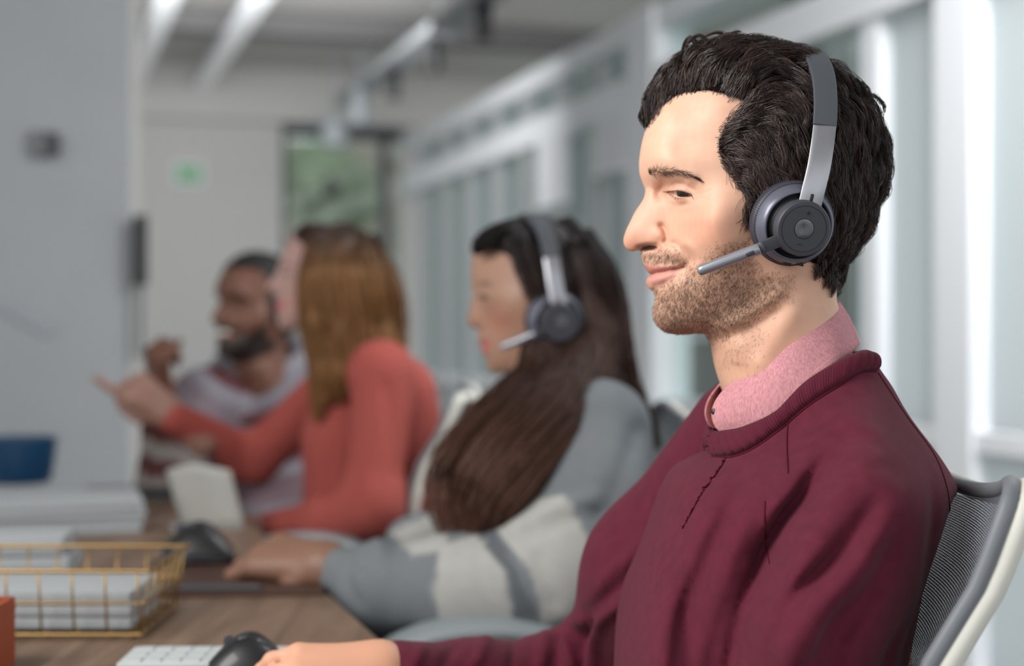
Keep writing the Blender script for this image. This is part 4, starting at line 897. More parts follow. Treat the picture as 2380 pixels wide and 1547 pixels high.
# ------------------------------------------------------------------ office chairs
M_cfr = mat('chair_grey_plastic', lin(120, 124, 130), .5); M_cwh = mat('chair_cream_plastic', lin(226, 224, 214), .45); M_seat = mat('chair_seat_cloth', lin(64, 68, 74), .9); M_arm = mat('armrest_grey', lin(140, 148, 152), .5); M_chrome = mat('chair_metal', lin(160, 162, 165), .3, metal=.8)
def mesh_cloth():
    m = bpy.data.materials.new('chair_mesh_cloth'); m.use_nodes = True; N = m.node_tree.nodes; L = m.node_tree.links; p = N['Principled BSDF']; p.inputs['Base Color'].default_value = (*lin(98, 103, 112), 1); p.inputs['Roughness'].default_value = .7
    tc = N.new('ShaderNodeTexCoord'); s = N.new('ShaderNodeSeparateXYZ'); L.new(tc.outputs['Object'], s.inputs[0]); out = []
    for ax, k in (('Y', 2 * math.pi / .0046), ('Z', 2 * math.pi / .0038)):
        mu = N.new('ShaderNodeMath'); mu.operation = 'MULTIPLY'; mu.inputs[1].default_value = k; L.new(s.outputs[ax], mu.inputs[0]); si = N.new('ShaderNodeMath'); si.operation = 'SINE'; L.new(mu.outputs[0], si.inputs[0]); out.append(si)
    pr = N.new('ShaderNodeMath'); pr.operation = 'MULTIPLY'; L.new(out[0].outputs[0], pr.inputs[0]); L.new(out[1].outputs[0], pr.inputs[1])
    gt = N.new('ShaderNodeMath'); gt.operation = 'LESS_THAN'; gt.inputs[1].default_value = .6; L.new(pr.outputs[0], gt.inputs[0]); L.new(gt.outputs[0], p.inputs['Alpha']); return m
M_mesh = mesh_cloth()
def make_chair():
    r = empty('office_chair', (0, 0, 0))
    zs = np.array([.50, .55, .65, .75, .83, .89, .95, .975]); xs = np.array([.215, .205, .190, .192, .217, .254, .276, .284])
    def bp(l, z, dx=0.0): return np.array([np.interp(z, zs, xs) + .035 * (1 - (l / .24) ** 2) + dx, l, z])
    def ztop(l): return .938 + .024 * (abs(l) / .22) ** 2
    loop = [(l, ztop(l)) for l in np.linspace(-.205, .205, 15)] + [(.232, .953), (.240, .933), (.240, .88), (.238, .78), (.232, .68), (.215, .58), (.19, .535), (.12, .52), (0, .515), (-.12, .52), (-.19, .535), (-.215, .58), (-.232, .68), (-.238, .78), (-.240, .88), (-.240, .933), (-.232, .953)]
    P2 = spline(loop, 110, True); P = np.array([bp(l, z) for l, z in P2]); b = MB(); b.tube(P, .0068, 10, True, up=(1, 0, 0), flat=1.0); b.build('backrest_frame', M_cfr, r, True)
    b = MB(); b.tube(np.array([bp(l * 1.0, z - .003, .013) for l, z in P2]), .0080, 10, True, up=(1, 0, 0), flat=1.1); b.build('backrest_shell_rim', M_cwh, r, True)
    U = np.linspace(-1, 1, 25); Zn = 33; V = []
    for k in range(Zn):
        for u in U:
            f = k / (Zn - 1); hw = np.interp(f, [0, .08, .3, .7, .93, 1], [.185, .208, .229, .235, .236, .222]); l = u * hw; V.append(bp(l, .522 + (ztop(l) - .006 - .522) * f, -.002))
    n = len(U); Q = np.array([[k * n + i, k * n + i + 1, (k + 1) * n + i + 1, (k + 1) * n + i] for k in range(Zn - 1) for i in range(n - 1)]); mesh_obj('backrest_mesh', np.array(V), Q, M_mesh, r)
    b = MB(); b.tube([(.275, 0, .74), (.285, 0, .62), (.25, 0, .50), (.12, 0, .43), (0, 0, .42)], [.02, .026, .028, .03, .03], 12, flat=1.6); b.build('spine', M_cwh, r, True)
    bm = MB(); bm.box((-.03, 0, .455), (.46, .47, .07), None, .03); bm.build('seat', M_seat, r, 'auto')
    b = MB(); b.lathe([(.03, .42), (.03, .30), (.022, .30), (.022, .12), (.05, .11), (.05, .07)], (0, 0, 0), (0, 0, 1), 20); b.build('gas_lift', M_chrome, r, 'auto')
    for i in range(5):
        a = i / 5 * 2 * math.pi + .3; d = np.array([math.cos(a), math.sin(a), 0]); b = MB(); b.tube([d * .03 + (0, 0, .10), d * .18 + (0, 0, .09), d * .31 + (0, 0, .07)], [.026, .022, .016], 8, flat=.7); lg = b.build('base_leg', M_chrome, r, True)
        b = MB(); s = np.cross(d, (0, 0, 1)); b.lathe([(.0, -.02), (.026, -.02), (.029, -.012), (.029, .012), (.026, .02), (0, .02)], d * .31 + (0, 0, .029), s, 16); b.build('caster', M_black, lg, 'auto')
    for s in (-1, 1):
        b = MB(); b.tube([(.02, s * .22, .43), (.02, s * .285, .46), (.02, s * .29, .56), (.015, s * .29, .66)], [.018, .02, .02, .022], 10, flat=1.3); po = b.build('armrest_post', M_cwh, r, True)
        c = spline([(-.135, s * .29, .640), (-.10, s * .29, .672), (-.04, s * .29, .695), (.04, s * .29, .702), (.10, s * .29, .692), (.135, s * .29, .668)], 24); rr_ = np.interp(np.linspace(0, 1, 24), [0, .06, .2, .8, .94, 1], [.012, .032, .042, .042, .032, .012]); b = MB(); b.tube(c, rr_, 14, flat=.42); b.build('armrest', M_arm, r, True)
    return r
chair0 = make_chair()
CHL = ['mesh-backed office chair with grey frame under the man in the burgundy sweater', 'office chair with cream back shell under the woman in the grey cardigan', 'office chair with dark back behind the woman in coral', 'office chair under the bearded man in the striped sweater']
for i, (x, y, rz) in enumerate(((.08, 1.36, 0), (-.05, 2.25, 0), (-.385, 3.06, 0), (-.58, 3.80, .75))):
    c = chair0 if i == 0 else copy_tree(chair0)
    c.location = (x, y, 0); c.rotation_euler = (0, 0, rz); tag(c, CHL[i], 'chair', 'office chairs along the table')
# ------------------------------------------------------------------ tables
def wood_mat():
    m = mat('brown_wood', lin(150, 122, 100), .5, spec=.4); N = m.node_tree.nodes; L = m.node_tree.links; p = N['Principled BSDF']; tc = N.new('ShaderNodeTexCoord'); mp = N.new('ShaderNodeMapping'); mp.inputs['Rotation'].default_value = (0, 0, -YAW); mp.inputs['Scale'].default_value = (9, .7, 6)
    L.new(tc.outputs['Object'], mp.inputs[0]); n = N.new('ShaderNodeTexNoise'); n.inputs['Scale'].default_value = 3; n.inputs['Detail'].default_value = 8; n.inputs['Distortion'].default_value = .6; L.new(mp.outputs[0], n.inputs[0]); r = N.new('ShaderNodeValToRGB')
    r.color_ramp.elements[0].position = .3; r.color_ramp.elements[0].color = (*lin(96, 76, 62), 1); r.color_ramp.elements[1].position = .72; r.color_ramp.elements[1].color = (*lin(140, 116, 98), 1); L.new(n.outputs['Fac'], r.inputs[0]); L.new(r.outputs[0], p.inputs['Base Color']); return m
M_wood = wood_mat(); M_edge = mat('dark_table_edge', lin(40, 36, 34), .6); TZ = .73
def table(label, a0, a1, b0, b1):
    r = empty('table', RM((a0 + a1) / 2, (b0 + b1) / 2, 0)); tag(r, label, 'table', 'wooden work tables'); rbox('tabletop', a0, a1, b0, b1, TZ - .012, TZ, M_wood, r, bev=.002); rbox('top_underlay', a0 + .004, a1 - .004, b0 + .004, b1 - .004, TZ - .035, TZ - .012, M_edge, r)
    for a_ in (a0 + .12, a1 - .12):
        for b_ in (b0 + .08, b1 - .08): rbox('leg', a_ - .025, a_ + .025, b_ - .025, b_ + .025, 0, TZ - .035, M_dgrey, r)
table('long wooden table beside the women, further from the camera', -1.7, .36, 1.656, 3.5)
table('wooden table nearest the camera under the hand of the man in burgundy', -1.7, .36, .62, 1.605)
# ------------------------------------------------------------------ things on the tables; colours hold the darkening of the left side
def on_t(px, py): Y = (CAMZ - TZ) * FPX / (py - CY); return W(px, py, Y)
M_gold = mat('gold_wire', lin(156, 126, 80), .35, metal=.7)
bk = empty('wire_basket', W(180, 1400, 1.83) * [1, 1, 0] + [0, 0, TZ]); tag(bk, 'gold wire basket holding white papers at the left edge of the table', 'basket')
bx0, bx1, by0, by1, bz0, bz1 = -.74, -.412, 1.735, 1.915, TZ + .006, TZ + .078
def wire(p, q, r=.0014, nm='wire'): b = MB(); b.tube([p, q], r, 6); return b.build(nm, M_gold, bk, True)
fl = .012
for z, o, r in ((bz0, 0, .0022), ((bz0 + bz1) / 2, fl / 2, .0014), (bz1, fl, .0024)):
    c = [(bx0 - o, by0 - o, z), (bx1 + o, by0 - o, z), (bx1 + o, by1 + o, z), (bx0 - o, by1 + o, z)]; b = MB(); b.tube(spline(np.array([np.array(c[i]) * (1 - f) + np.array(c[(i + 1) % 4]) * f for i in range(4) for f in (0, .04, .5, .96)]), 120, True), r, 6, True); b.build('rim', M_gold, bk, True)
for x in np.linspace(bx0, bx1, 10): wire((x, by0, bz0), (x, by0 - fl, bz1)); wire((x, by1, bz0), (x, by1 + fl, bz1)); wire((x, by0, bz0), (x, by1, bz0))
for y in np.linspace(by0, by1, 6): wire((bx1, y, bz0), (bx1 + fl, y, bz1)); wire((bx0, y, bz0), (bx0 - fl, y, bz1)); wire((bx0, y, bz0), (bx1, y, bz0))
for sx in (bx0 + .01, bx1 - .01):
    for sy in (by0 + .01, by1 - .01): wire((sx, sy, TZ), (sx, sy, bz0), .003, 'foot')
M_paper = mat('white_paper', lin(164, 168, 171), .8, bump=('Z', 160, .25, .001))
def stack(name, label, c, size, rz, n, cat, grp=None):
    r = empty(name, (c[0], c[1], c[2]), 0); tag(r, label, cat, grp); h = size[2] / n; rg = np.random.default_rng(int(size[0] * 1000))
    for i in range(n): b = MB(); b.box((c[0] + rg.normal(0, .003), c[1] + rg.normal(0, .003), c[2] + h * (i + .5)), (size[0], size[1], h * .93), RZ(rz + rg.normal(0, .02)), min(.004, h * .3)); b.build('sheaf', M_paper, r, 'auto')
    return r
stack('paper_stack', 'white folded papers lying in the gold wire basket', (-.575, 1.825, bz0 + .0022), (.30, .145, .042), 0, 3, 'papers')
stack('paper_stack', 'white folded papers standing out of the back of the table behind the wire basket', (-.72, 2.08, TZ), (.26, .12, .075), .1, 3, 'papers')
stack('paper_stack', 'low wide stack of white papers beyond the basket', (-.86, 2.72, TZ), (.42, .24, .055), YAW, 4, 'papers')
# blue pot
M_blue = mat('blue_glaze', lin(28, 70, 104), .35); c = on_t(45, 1122); po = empty('blue_pot', c); tag(po, 'round blue ceramic pot on the table by the partition', 'pot')
b = MB(); b.lathe([(0, 0), (.062, 0), (.07, .006), (.078, .05), (.083, .10), (.080, .101), (.074, .05), (.06, .012), (0, .012)], c, (0, 0, 1), 40); b.build('pot_body', M_blue, po, 'auto'); b = MB(); b.lathe([(.080, .097), (.085, .100), (.084, .104), (.079, .104), (.079, .099)], c, (0, 0, 1), 40, True); b.build('pot_rim', M_blue, po, True)
# orange cup
c = np.array([-.540, 1.575, TZ]); oc = empty('orange_pencil_cup', c); tag(oc, 'orange square pencil cup at the lower left corner', 'cup'); M_or = mat('orange_plastic', lin(158, 70, 32), .5)
b = MB(); t = .003; w_ = .028
for dx, dy, sx, sy in ((0, -w_, 2 * w_, t), (0, w_, 2 * w_, t), (-w_, 0, t, 2 * w_), (w_, 0, t, 2 * w_)): b.box(c + (dx, dy, .036), (sx + t, sy + t, .068))
b.box(c + (0, 0, .0015), (2 * w_, 2 * w_, .003)); b.build('cup_body', M_or, oc)
b = MB(); b.box(c + (0, -w_ - .002, .06), (2 * w_ + .004, .003, .006)).box(c + (w_ + .002, 0, .06), (.003, 2 * w_ + .004, .006)); b.build('cup_lip', M_or, oc)
# vertical mice
M_mouse = mat('black_mouse', lin(22, 23, 26), .45, coat=.2); M_mside = mat('grey_mouse_side', lin(84, 86, 92), .35, metal=.5)
def mouse(label, c, rz, s=1.0):
    r = empty('vertical_mouse', c); tag(r, label, 'mouse', 'vertical mice'); V = []; n, m = 26, 18; R = RZ(rz)
    for i in range(n):
        f = i / (n - 1); x = (-.06 + .12 * f); prof = math.sin(math.pi * min(1, max(0, f)) ** .9); top = .012 + .056 * math.sin(math.pi * (f * .8 + .12)) ** 1.2; hw = .012 + .028 * max(0, prof) ** .5
        for j in range(m):
            a = j / m * 2 * math.pi; cy, cz = math.cos(a), math.sin(a); y = hw * np.sign(cy) * abs(cy) ** .8; z = max(0.0, .5 * top * (1 + np.sign(cz) * abs(cz) ** .75)); y += (z - .02) * .55; V.append(np.asarray(c) + s * (R @ np.array([x, y, z])))
    Q = [[i * m + j, i * m + (j + 1) % m, (i + 1) * m + (j + 1) % m, (i + 1) * m + j] for i in range(n - 1) for j in range(m)] + [list(range(m))[::-1], [(n - 1) * m + j for j in range(m)]]
    mesh_obj('mouse_shell', np.array(V), Q, M_mouse, r); V = np.array(V).reshape(n, m, 3); b = MB(); b.tube(V[3:-3, 11] + (R @ np.array([0, -.0006, 0])), .0022 * s, 8); b.build('metal_band', M_mside, r, True)
    for k in (9, 15): b = MB(); b.tube(V[k:k + 4, 6], .0028 * s, 8); b.build('side_button', M_mside, r, True)
    b = MB(); b.lathe([(0, -.003), (.008 * s, -.003), (.0085 * s, 0), (.008 * s, .003), (0, .003)], V[5, 4] * .5 + V[6, 4] * .5, R @ np.array([0, 1, 0.]), 16); b.build('scroll_wheel', M_mside, r, 'auto'); return r
mouse('black vertical mouse under the hand of the man in burgundy', np.array([*W(580, 1500, 1.53)[:2], TZ]), .05, .66)
mouse('black vertical mouse under the hand of the woman in the grey cardigan', np.array([*W(462, 1300, 2.27)[:2], TZ + .008]), .1, .85)
# pad below the woman's hand
M_leather = mat('dark_brown_leather', lin(72, 48, 38), .5); pd = empty('desk_pad', np.array([-.40, 2.17, TZ])); tag(pd, 'dark brown leather pad under the hand of the woman in the grey cardigan', 'pad')
b = MB(); b.box((-.385, 2.165, TZ + .004), (.26, .30, .008), RZ(.08), .002); b.build('pad_top', M_leather, pd); b = MB(); b.box((-.405, 2.025, TZ + .011), (.16, .020, .006), RZ(.08), .002); b.build('pad_clip', M_mside, pd)
# white tablet with black edge
kb = empty('tablet_keyboard', np.array([-.36, 1.60, TZ])); tag(kb, 'white slim keyboard with a black underside beside the mouse of the man in burgundy', 'keyboard'); M_wk = mat('white_plastic', lin(190, 196, 196), .4)
cb = np.array([-.308, 1.585, TZ]); b = MB(); b.box(cb + (0, 0, .005), (.17, .09, .010), RZ(.02), .003); b.build('keyboard_base', M_black, kb); b = MB(); b.box(cb + (0, 0, .0125), (.165, .085, .005), RZ(.02), .002); tp = b.build('keyboard_top', M_wk, kb)
for i in range(8):
    for j in range(3): b = MB(); b.box(cb + (-.068 + .0195 * i, -.026 + .026 * j, .0156), (.016, .020, .0015), RZ(.02), .0006); b.build('key', M_wk, tp)
# closed dark laptop and curled sheet
lt = empty('laptop', on_t(322, 1158)); tag(lt, 'closed dark laptop lying before the bearded man', 'laptop'); c = on_t(322, 1158); b = MB(); b.box(c + (0, .02, .006), (.22, .16, .010), RZ(.25), .003); b.build('laptop_base', M_dgrey, lt); b = MB(); b.box(c + (0, .02, .0145), (.22, .16, .007), RZ(.25), .003); b.build('laptop_lid', M_black, lt)
sh_c = on_t(470, 1228); so_ = empty('paper_sheet', sh_c); tag(so_, 'curled white sheet of paper standing on the table before the woman in coral', 'paper'); V = []; 
for i in range(15):
    a = -1.15 + 2.3 * i / 14
    for k in range(8): f = k / 7; V.append(sh_c + np.array([.062 * math.sin(a) + .025 * (1 - f) - .012, .06 * (1 - math.cos(a)) - .01, .114 * f * (1 - .12 * abs(a)) + .0008]))
o = mesh_obj('sheet', np.array(V), np.array([[i * 8 + k, (i + 1) * 8 + k, (i + 1) * 8 + k + 1, i * 8 + k + 1] for i in range(14) for k in range(7)]), mat('plain_white_paper', lin(170, 169, 164), .8), so_); o.modifiers.new('t', 'SOLIDIFY').thickness = .0012
b = MB(); b.box(sh_c + (.0, .03, .001), (.12, .09, .002), RZ(.3)); b.build('lower_sheet', M_paper, so_)
# ------------------------------------------------------------------ the three people behind; both women's colours hold the left-side darkening
def bundle(guide, rad, n, rg, S=14, flat=.6, twist=.0):
    n = int(n * 1.5)
    """a lock of hair: strands around a guide of (px, py, Y) points"""
    G = np.array([W(*g) for g in guide]); P = spline(G, S); R = np.interp(np.linspace(0, 1, S), np.linspace(0, 1, len(rad)), rad)
    T = np.gradient(P, axis=0); T /= np.linalg.norm(T, axis=1, keepdims=True); U = np.cross(T, (0, 1, 0)); U /= np.linalg.norm(U, axis=1, keepdims=True) + 1e-9; B = np.cross(T, U)
    a = rg.uniform(0, 6.28, n); q = rg.uniform(0, 1, n) ** .5
    x = (np.cos(a) * q)[:, None, None]; y = (np.sin(a) * q)[:, None, None]; t = np.linspace(0, 1, S)[None, :, None]
    Lf = rg.uniform(.74, 1.0, (n, 1)) * np.linspace(0, S - 1, S)[None]; i_ = np.minimum(Lf.astype(int), S - 2); f_ = (Lf - i_)[..., None]; lp = lambda A: A[i_] * (1 - f_) + A[i_ + 1] * f_
    R2 = lp(R[:, None]); P, U, B = lp(P), lp(U), lp(B)
    wob = .10 * np.sin(5 * t + rg.uniform(0, 6.28, (n, 1, 1)))
    return P + R2 * ((x + wob) * U + (y * flat) * B)
def solid(guide, rad, k=.03): 
    G = [W(*g) for g in guide]; R = np.interp(np.linspace(0, 1, len(G)), np.linspace(0, 1, len(rad)), rad); return [('c', G[i], G[i + 1], R[i] * .36, R[i + 1] * .36, k) for i in range(len(G) - 1)]
def cap(hd, HVx, HQx, poly, off, seed, soft=4):
    p = hd.vpx(HVx); k_ = in_poly(p, poly); v, q, u = drop_faces(HVx, HQx, k_); n = hd.normal(v); e = np.clip(seg_dist(p[u], list(poly) + [poly[0]])[0] / 25, 0, 1)
    return v + n * (.001 + off * e * (1 + .15 * fbm(v, seed, 90, 2)))[:, None], q
def face_tint(hd, V, base, items):
    p = hd.vpx(V); c = np.tile(np.array(base), (len(V), 1))
    for kind, col_, a, *g in items:
        w_ = a * (np.exp(-((p[:, 0] - g[0]) / g[2]) ** 2 - ((p[:, 1] - g[1]) / g[3]) ** 2) if kind == 'g' else soft_poly(p, g[0], 3)); c = c * (1 - w_[:, None]) + np.array(col_) * w_[:, None]
    return c
def legs(person, hip, facing, spread, m, knee_z=.52):
    f = np.array([*facing, 0.0]); f /= np.linalg.norm(f); s = np.array([-f[1], f[0], 0]); hip = np.asarray(hip, float); pr = []
    for sg in (-1, 1):
        h = hip + s * sg * .09; k = hip + f * .42 + s * sg * spread; k[2] = knee_z; an = k + f * .03; an = np.array([an[0], an[1], .10]); pr += [('c', h, k, .085, .06), ('c', k, an, .058, .045)]
        v, q = sdf_mesh([('c', an + (0, 0, -.05), an + f * .15 - (0, 0, .06), .04, .032), ('c', an, an + (0, 0, -.04), .045, .042)], .014); v[:, 2] = np.maximum(v[:, 2], .002); mesh_obj('shoe', v, q, M_black, person)
    pr.append(('c', hip + s * .08, hip - s * .08, .10, .10)); v, q = sdf_mesh(pr, .018); mesh_obj('trousers', v, q, m, person)
M_jean = mat('dark_trousers', lin(44, 48, 60), .9)
legs(man, (.25, 1.36, .57), (-1, 0), .12, M_jean)
M_skin2 = mat('skin_far', rough=.5, attr=True, sss=.08, sss_scale=.005); M_cloth2 = mat('knit_cloth', rough=.92, attr=True, spec=.15, bump=('noise', 260, .25, .002)); M_hair2 = mat('long_hair', rough=.55, attr=True, spec=.3)

# ---- woman in the grey cardigan
YW = 2.26
FW = [(1099,584),(1096,620),(1095,655),(1100,678),(1095,705),(1087,745),(1092,757),(1102,762),(1112,767),(1109,784),(1113,795),(1121,802),(1118,812),(1121,822),(1130,832),(1131,848),(1138,862),(1155,870),(1182,868),(1208,878),(1222,910),(1236,960),(1250,1020),(1400,1020),(1380,930),(1366,860),(1375,800),(1388,730),(1390,660),(1376,600),(1342,555),(1290,528),(1225,522),(1160,540),(1115,564)]
hw = Inflate(FW, YW, [(1170,720,60),(1180,640,60),(1290,720,68),(1300,620,72),(1125,690,33),(1112,742,14),(1140,800,26),(1220,830,50),(1150,850,20),(1290,920,46),(1140,640,42),(1350,700,48),(1105,690,12)], g=.0015, c=14e-3)
hw.stroke([(1112,675),(1130,668),(1150,676)], -2.5e-3, 5e-3); hw.stroke([(1119,803),(1130,800),(1142,796)], -2.5e-3, 2.5e-3); hw.bump(1165, 735, 2.5e-3, 12e-3)
wV, wQ = hw.mesh(.0032)
wc = face_tint(hw, wV, lin(164, 126, 106), [('g', lin(176, 112, 90), .5, 1165, 745, 40, 30), ('p', lin(186, 88, 92), .9, [(1108,795),(1125,792),(1144,797),(1130,814),(1116,822)]), ('p', lin(50, 34, 30), .8, [(1106,661),(1126,653),(1152,660),(1128,661)]), ('p', lin(40, 28, 26), .8, [(1108,690),(1122,684),(1140,691),(1124,697)])])
wom = empty('person', (.0, 2.25, 0)); tag(wom, 'woman in a grey cardigan with long brown hair and a headset, hand on a mouse', 'person', 'office workers in a row')
WW = W(752, 1312, 2.10)
hp2 = hand_prims(WW, W(540, 1268, 2.16) - WW, (0.1, -.55, .8), 1, [(.5, .5, .3), (.55, .55, .3), (.6, .6, .3), (.65, .6, .3)], 1.15, .07, thumb=((.5, .5, -.6), (.85, .2, -.5), (.95, .1, -.3)), fore=.10, fore_dir=W(900, 1350, 2.08) - WW)
wtor = [('c', W(1330, 1040, 2.27), W(1330, 1420, 2.27), .07, .09), ('c', W(1310, 930, YW), W(1320, 1050, YW), .045, .06), ('c', W(1400, 1030, 2.13), W(1300, 1320, 2.05), .04, .04)]
bv, bq_ = join_np([(wV, wQ), sdf_mesh(wtor, .014), sdf_mesh(hp2, .004, .005)]); bc = np.tile(np.array(lin(138, 102, 84)), (len(bv), 1)); bc[:len(wc)] = wc; mesh_obj('body', bv, bq_, M_skin2, wom, col=bc)
card = [('c', W(1330, 960, 2.27), W(1330, 1130, 2.27), .075, .12), ('c', W(1330, 1130, 2.27), W(1340, 1560, 2.27), .11, .135), ('c', W(1390, 1000, 2.13), W(1330, 980, 2.42), .058, .055), ('c', W(1345, 925, 2.25), W(1390, 990, 2.2), .04, .06),
        ('c', W(1395, 1005, 2.11), W(1388, 1165, 2.06), .064, .078), ('c', W(1388, 1165, 2.06), W(1285, 1330, 2.00), .078, .074), ('c', W(1285, 1335, 2.0), W(1080, 1360, 2.02), .074, .062), ('c', W(1080, 1362, 2.02), W(890, 1362, 2.06), .060, .058),
        ('c', W(890, 1362, 2.06), W(765, 1318, 2.10), .055, .030, .02), ('c', W(1250, 1000, 2.42), W(1120, 1230, 2.5), .06, .055), ('c', W(1120, 1230, 2.5), W(960, 1265, 2.42), .05, .045), ('c', W(1400, 1040, 2.2), W(1410, 1200, 2.2), .06, .07)]
cv_, cq = sdf_mesh(card, .0085, .045); cn = vnormals(cv_, cq); cpx = np.stack(topx(cv_), 1); near = cv_[:, 1] < 2.2
fold = sum(a * mm * np.exp(-(seg_dist(cpx, spline(p_, 10))[0] / s_) ** 2) for p_, a, s_ in [([(1380,1160),(1300,1180),(1200,1230)], 8, 18), ([(1390,1190),(1300,1210),(1180,1260)], -7, 14), ([(820,1280),(800,1340),(830,1400)], -6, 14), ([(880,1270),(900,1340),(930,1440)], 6, 20), ([(1480,1000),(1440,1120),(1400,1200)], -6, 22), ([(1250,1300),(1290,1400)], -6, 18)])
cv_ = cv_ + cn * (fold * near)[:, None]
cg, cw, cd = np.array(lin(116, 121, 125)), np.array(lin(172, 171, 167)), np.array(lin(96, 101, 105)); ccol = np.tile(cg, (len(cv_), 1))
for poly, cl_ in (([(1140,1215),(1250,1160),(1310,1150),(1350,1210),(1395,1340),(1370,1420),(1262,1450),(1240,1340)], cw), ([(1020,1270),(1110,1240),(1180,1340),(1196,1460),(1030,1470),(1008,1380)], cw), ([(905,1235),(990,1200),(1030,1180),(1045,1275),(960,1290)], cw)):
    w_ = soft_poly(cpx, poly, 5); ccol = ccol * (1 - w_[:, None]) + cl_ * w_[:, None]
w_ = soft_poly(cpx, [(1110,1240),(1150,1225),(1250,1430),(1190,1450),(1180,1340)], 5); ccol = ccol * (1 - w_[:, None]) + cd * w_[:, None]
mesh_obj('cardigan', cv_, cq, M_cloth2, wom, col=ccol * (1 + .06 * fbm(cv_, 9, 200, 2))[:, None])
v, q = sdf_mesh([('c', W(1225, 960, 2.22), W(1200, 1250, 2.22), .05, .09), ('c', W(1240, 920, 2.24), W(1225, 990, 2.2), .035, .05)], .012); mesh_obj('blouse', v, q, mat('white_blouse', lin(200, 198, 200), .8), wom)
v, q = sdf_mesh([('c', W(765, 1318, 2.10), W(742, 1314, 2.105), .033, .031)], .006); mesh_obj('cuff', v, q, mat('cardigan_cuff', lin(104, 108, 112), .9), wom)
legs(wom, (.08, 2.25, .57), (-1, 0), .10, M_jean)
rg = np.random.default_rng(5)
HWP = [(1090,590),(1105,580),(1150,585),(1195,602),(1222,640),(1245,690),(1250,760),(1262,830),(1300,860),(1420,900),(1450,600),(1350,480),(1200,480),(1090,540)]
GW = [([(1238,514,2.26),(1215,560,2.185),(1240,640,2.165),(1262,700,2.16)], [.012, .02, .022, .02], 150), ([(1240,514,2.26),(1170,535,2.215),(1120,566,2.21),(1101,590,2.22)], [.01, .014, .014, .006], 110),
      ([(1262,800,2.17),(1255,880,2.15),(1190,960,2.09),(1110,1070,2.04),(1075,1160,2.02),(1085,1258,2.03)], [.03, .036, .045, .055, .05, .03], 420), ([(1330,560,2.20),(1365,700,2.205),(1368,840,2.16),(1300,950,2.06),(1190,1070,2.0),(1120,1170,1.99),(1110,1235,2.0)], [.02, .034, .04, .045, .05, .045, .025], 420),
      ([(1300,520,2.24),(1352,620,2.20),(1380,740,2.20),(1382,850,2.17),(1345,930,2.10)], [.02, .034, .036, .036, .03], 260), ([(1345,545,2.27),(1395,660,2.23),(1412,780,2.2),(1435,880,2.2),(1478,970,2.2),(1525,1050,2.22)], [.02, .034, .034, .030, .026, .012], 300),
      ([(1180,960,2.10),(1120,1080,2.05),(1160,1150,2.0),(1185,1215,2.0)], [.02, .03, .03, .02], 120), ([(1385,700,2.33),(1410,830,2.33),(1460,950,2.3),(1515,1040,2.28)], [.04, .035, .03, .012], 160)]
paths = np.concatenate([bundle(g, r, n, rg) for g, r, n in GW]); v, q, _ = strands('', paths, .0011, .0006, None, None)
sol = sum([solid(g, r) for g, r, n in GW[2:6]], []); sv2, sq2 = sdf_mesh(sol, .010); cpv, cpq = cap(hw, wV, wQ, HWP, .012, 4)
HVj, HQj = join_np([(v, q), (sv2, sq2), (cpv, cpq)]); py_ = topx(HVj)[1]; t_ = np.clip((py_ - 560) / 480, 0, 1)[:, None]; hc = np.array(lin(30, 24, 24)) * (1 - t_) + np.array(lin(96, 66, 54)) * t_
tn = np.ones(len(HVj)); tn[:len(v)] = np.repeat(rg.uniform(.7, 1.4, len(paths)), 14 * 3); mesh_obj('hair', HVj, HQj, M_hair2, wom, col=hc * tn[:, None])
l2 = lambda x, y, l: W(x, y, YW - l)
hs2 = headset('headset', l2(1292,744,.092), l2(1304,750,.1175), .09, (-.10, 0, 1), [l2(1301,716,.112), l2(1296,690,.1125), l2(1290,655,.1105), l2(1286,625,.1075), l2(1282,598,.103)],
              [l2(1282,598,.1035), l2(1276,568,.097), l2(1267,540,.083), l2(1256,518,.062), l2(1244,505,.038), l2(1234,500,.018), l2(1226,499,0)], [l2(1265,766,.112), l2(1250,773,.111), l2(1244,776,.110), l2(1244,776,.110), l2(1162,808,.098)], W(1288, 744, YW), YW, 1.22)
tag(hs2, 'dark headset worn by the woman in the grey cardigan', 'headset', 'headsets')

# ---- woman in coral
YC = 3.03
FCO = [(677,548),(664,575),(652,603),(643,630),(631,648),(618,663),(622,674),(634,680),(641,688),(638,700),(646,710),(640,722),(646,734),(645,748),(651,762),(668,769),(700,764),(722,776),(732,805),(742,880),(870,880),(850,790),(868,720),(876,650),(862,595),(826,556),(775,540),(715,536)]
hc_ = Inflate(FCO, YC, [(720,640,58),(700,700,54),(760,680,64),(790,620,70),(664,640,28),(642,668,11),(658,712,20),(700,745,42),(666,752,18),(790,810,44),(690,600,44)], g=.002, c=14e-3)
hc_.stroke([(652,636),(668,632),(685,640)], -2.5e-3, 5e-3); hc_.stroke([(642,711),(655,709),(666,705)], -2.5e-3, 3e-3)
oV, oQ = hc_.mesh(.0042); oc_ = face_tint(hc_, oV, lin(178, 142, 134), [('g', lin(190, 124, 112), .5, 690, 700, 26, 22), ('p', lin(196, 100, 100), .9, [(634,700),(650,702),(668,706),(650,722),(638,722)]), ('p', lin(90, 64, 48), .7, [(648,617),(664,612),(684,618),(664,619)]), ('p', lin(54, 40, 36), .8, [(652,636),(664,632),(678,637),(664,641)])])
cor = empty('person', (-.27, 3.05, 0)); tag(cor, 'woman in a coral sweater with long light brown hair pointing at the partition', 'person', 'office workers in a row')
WC = W(395, 962, 3.10)
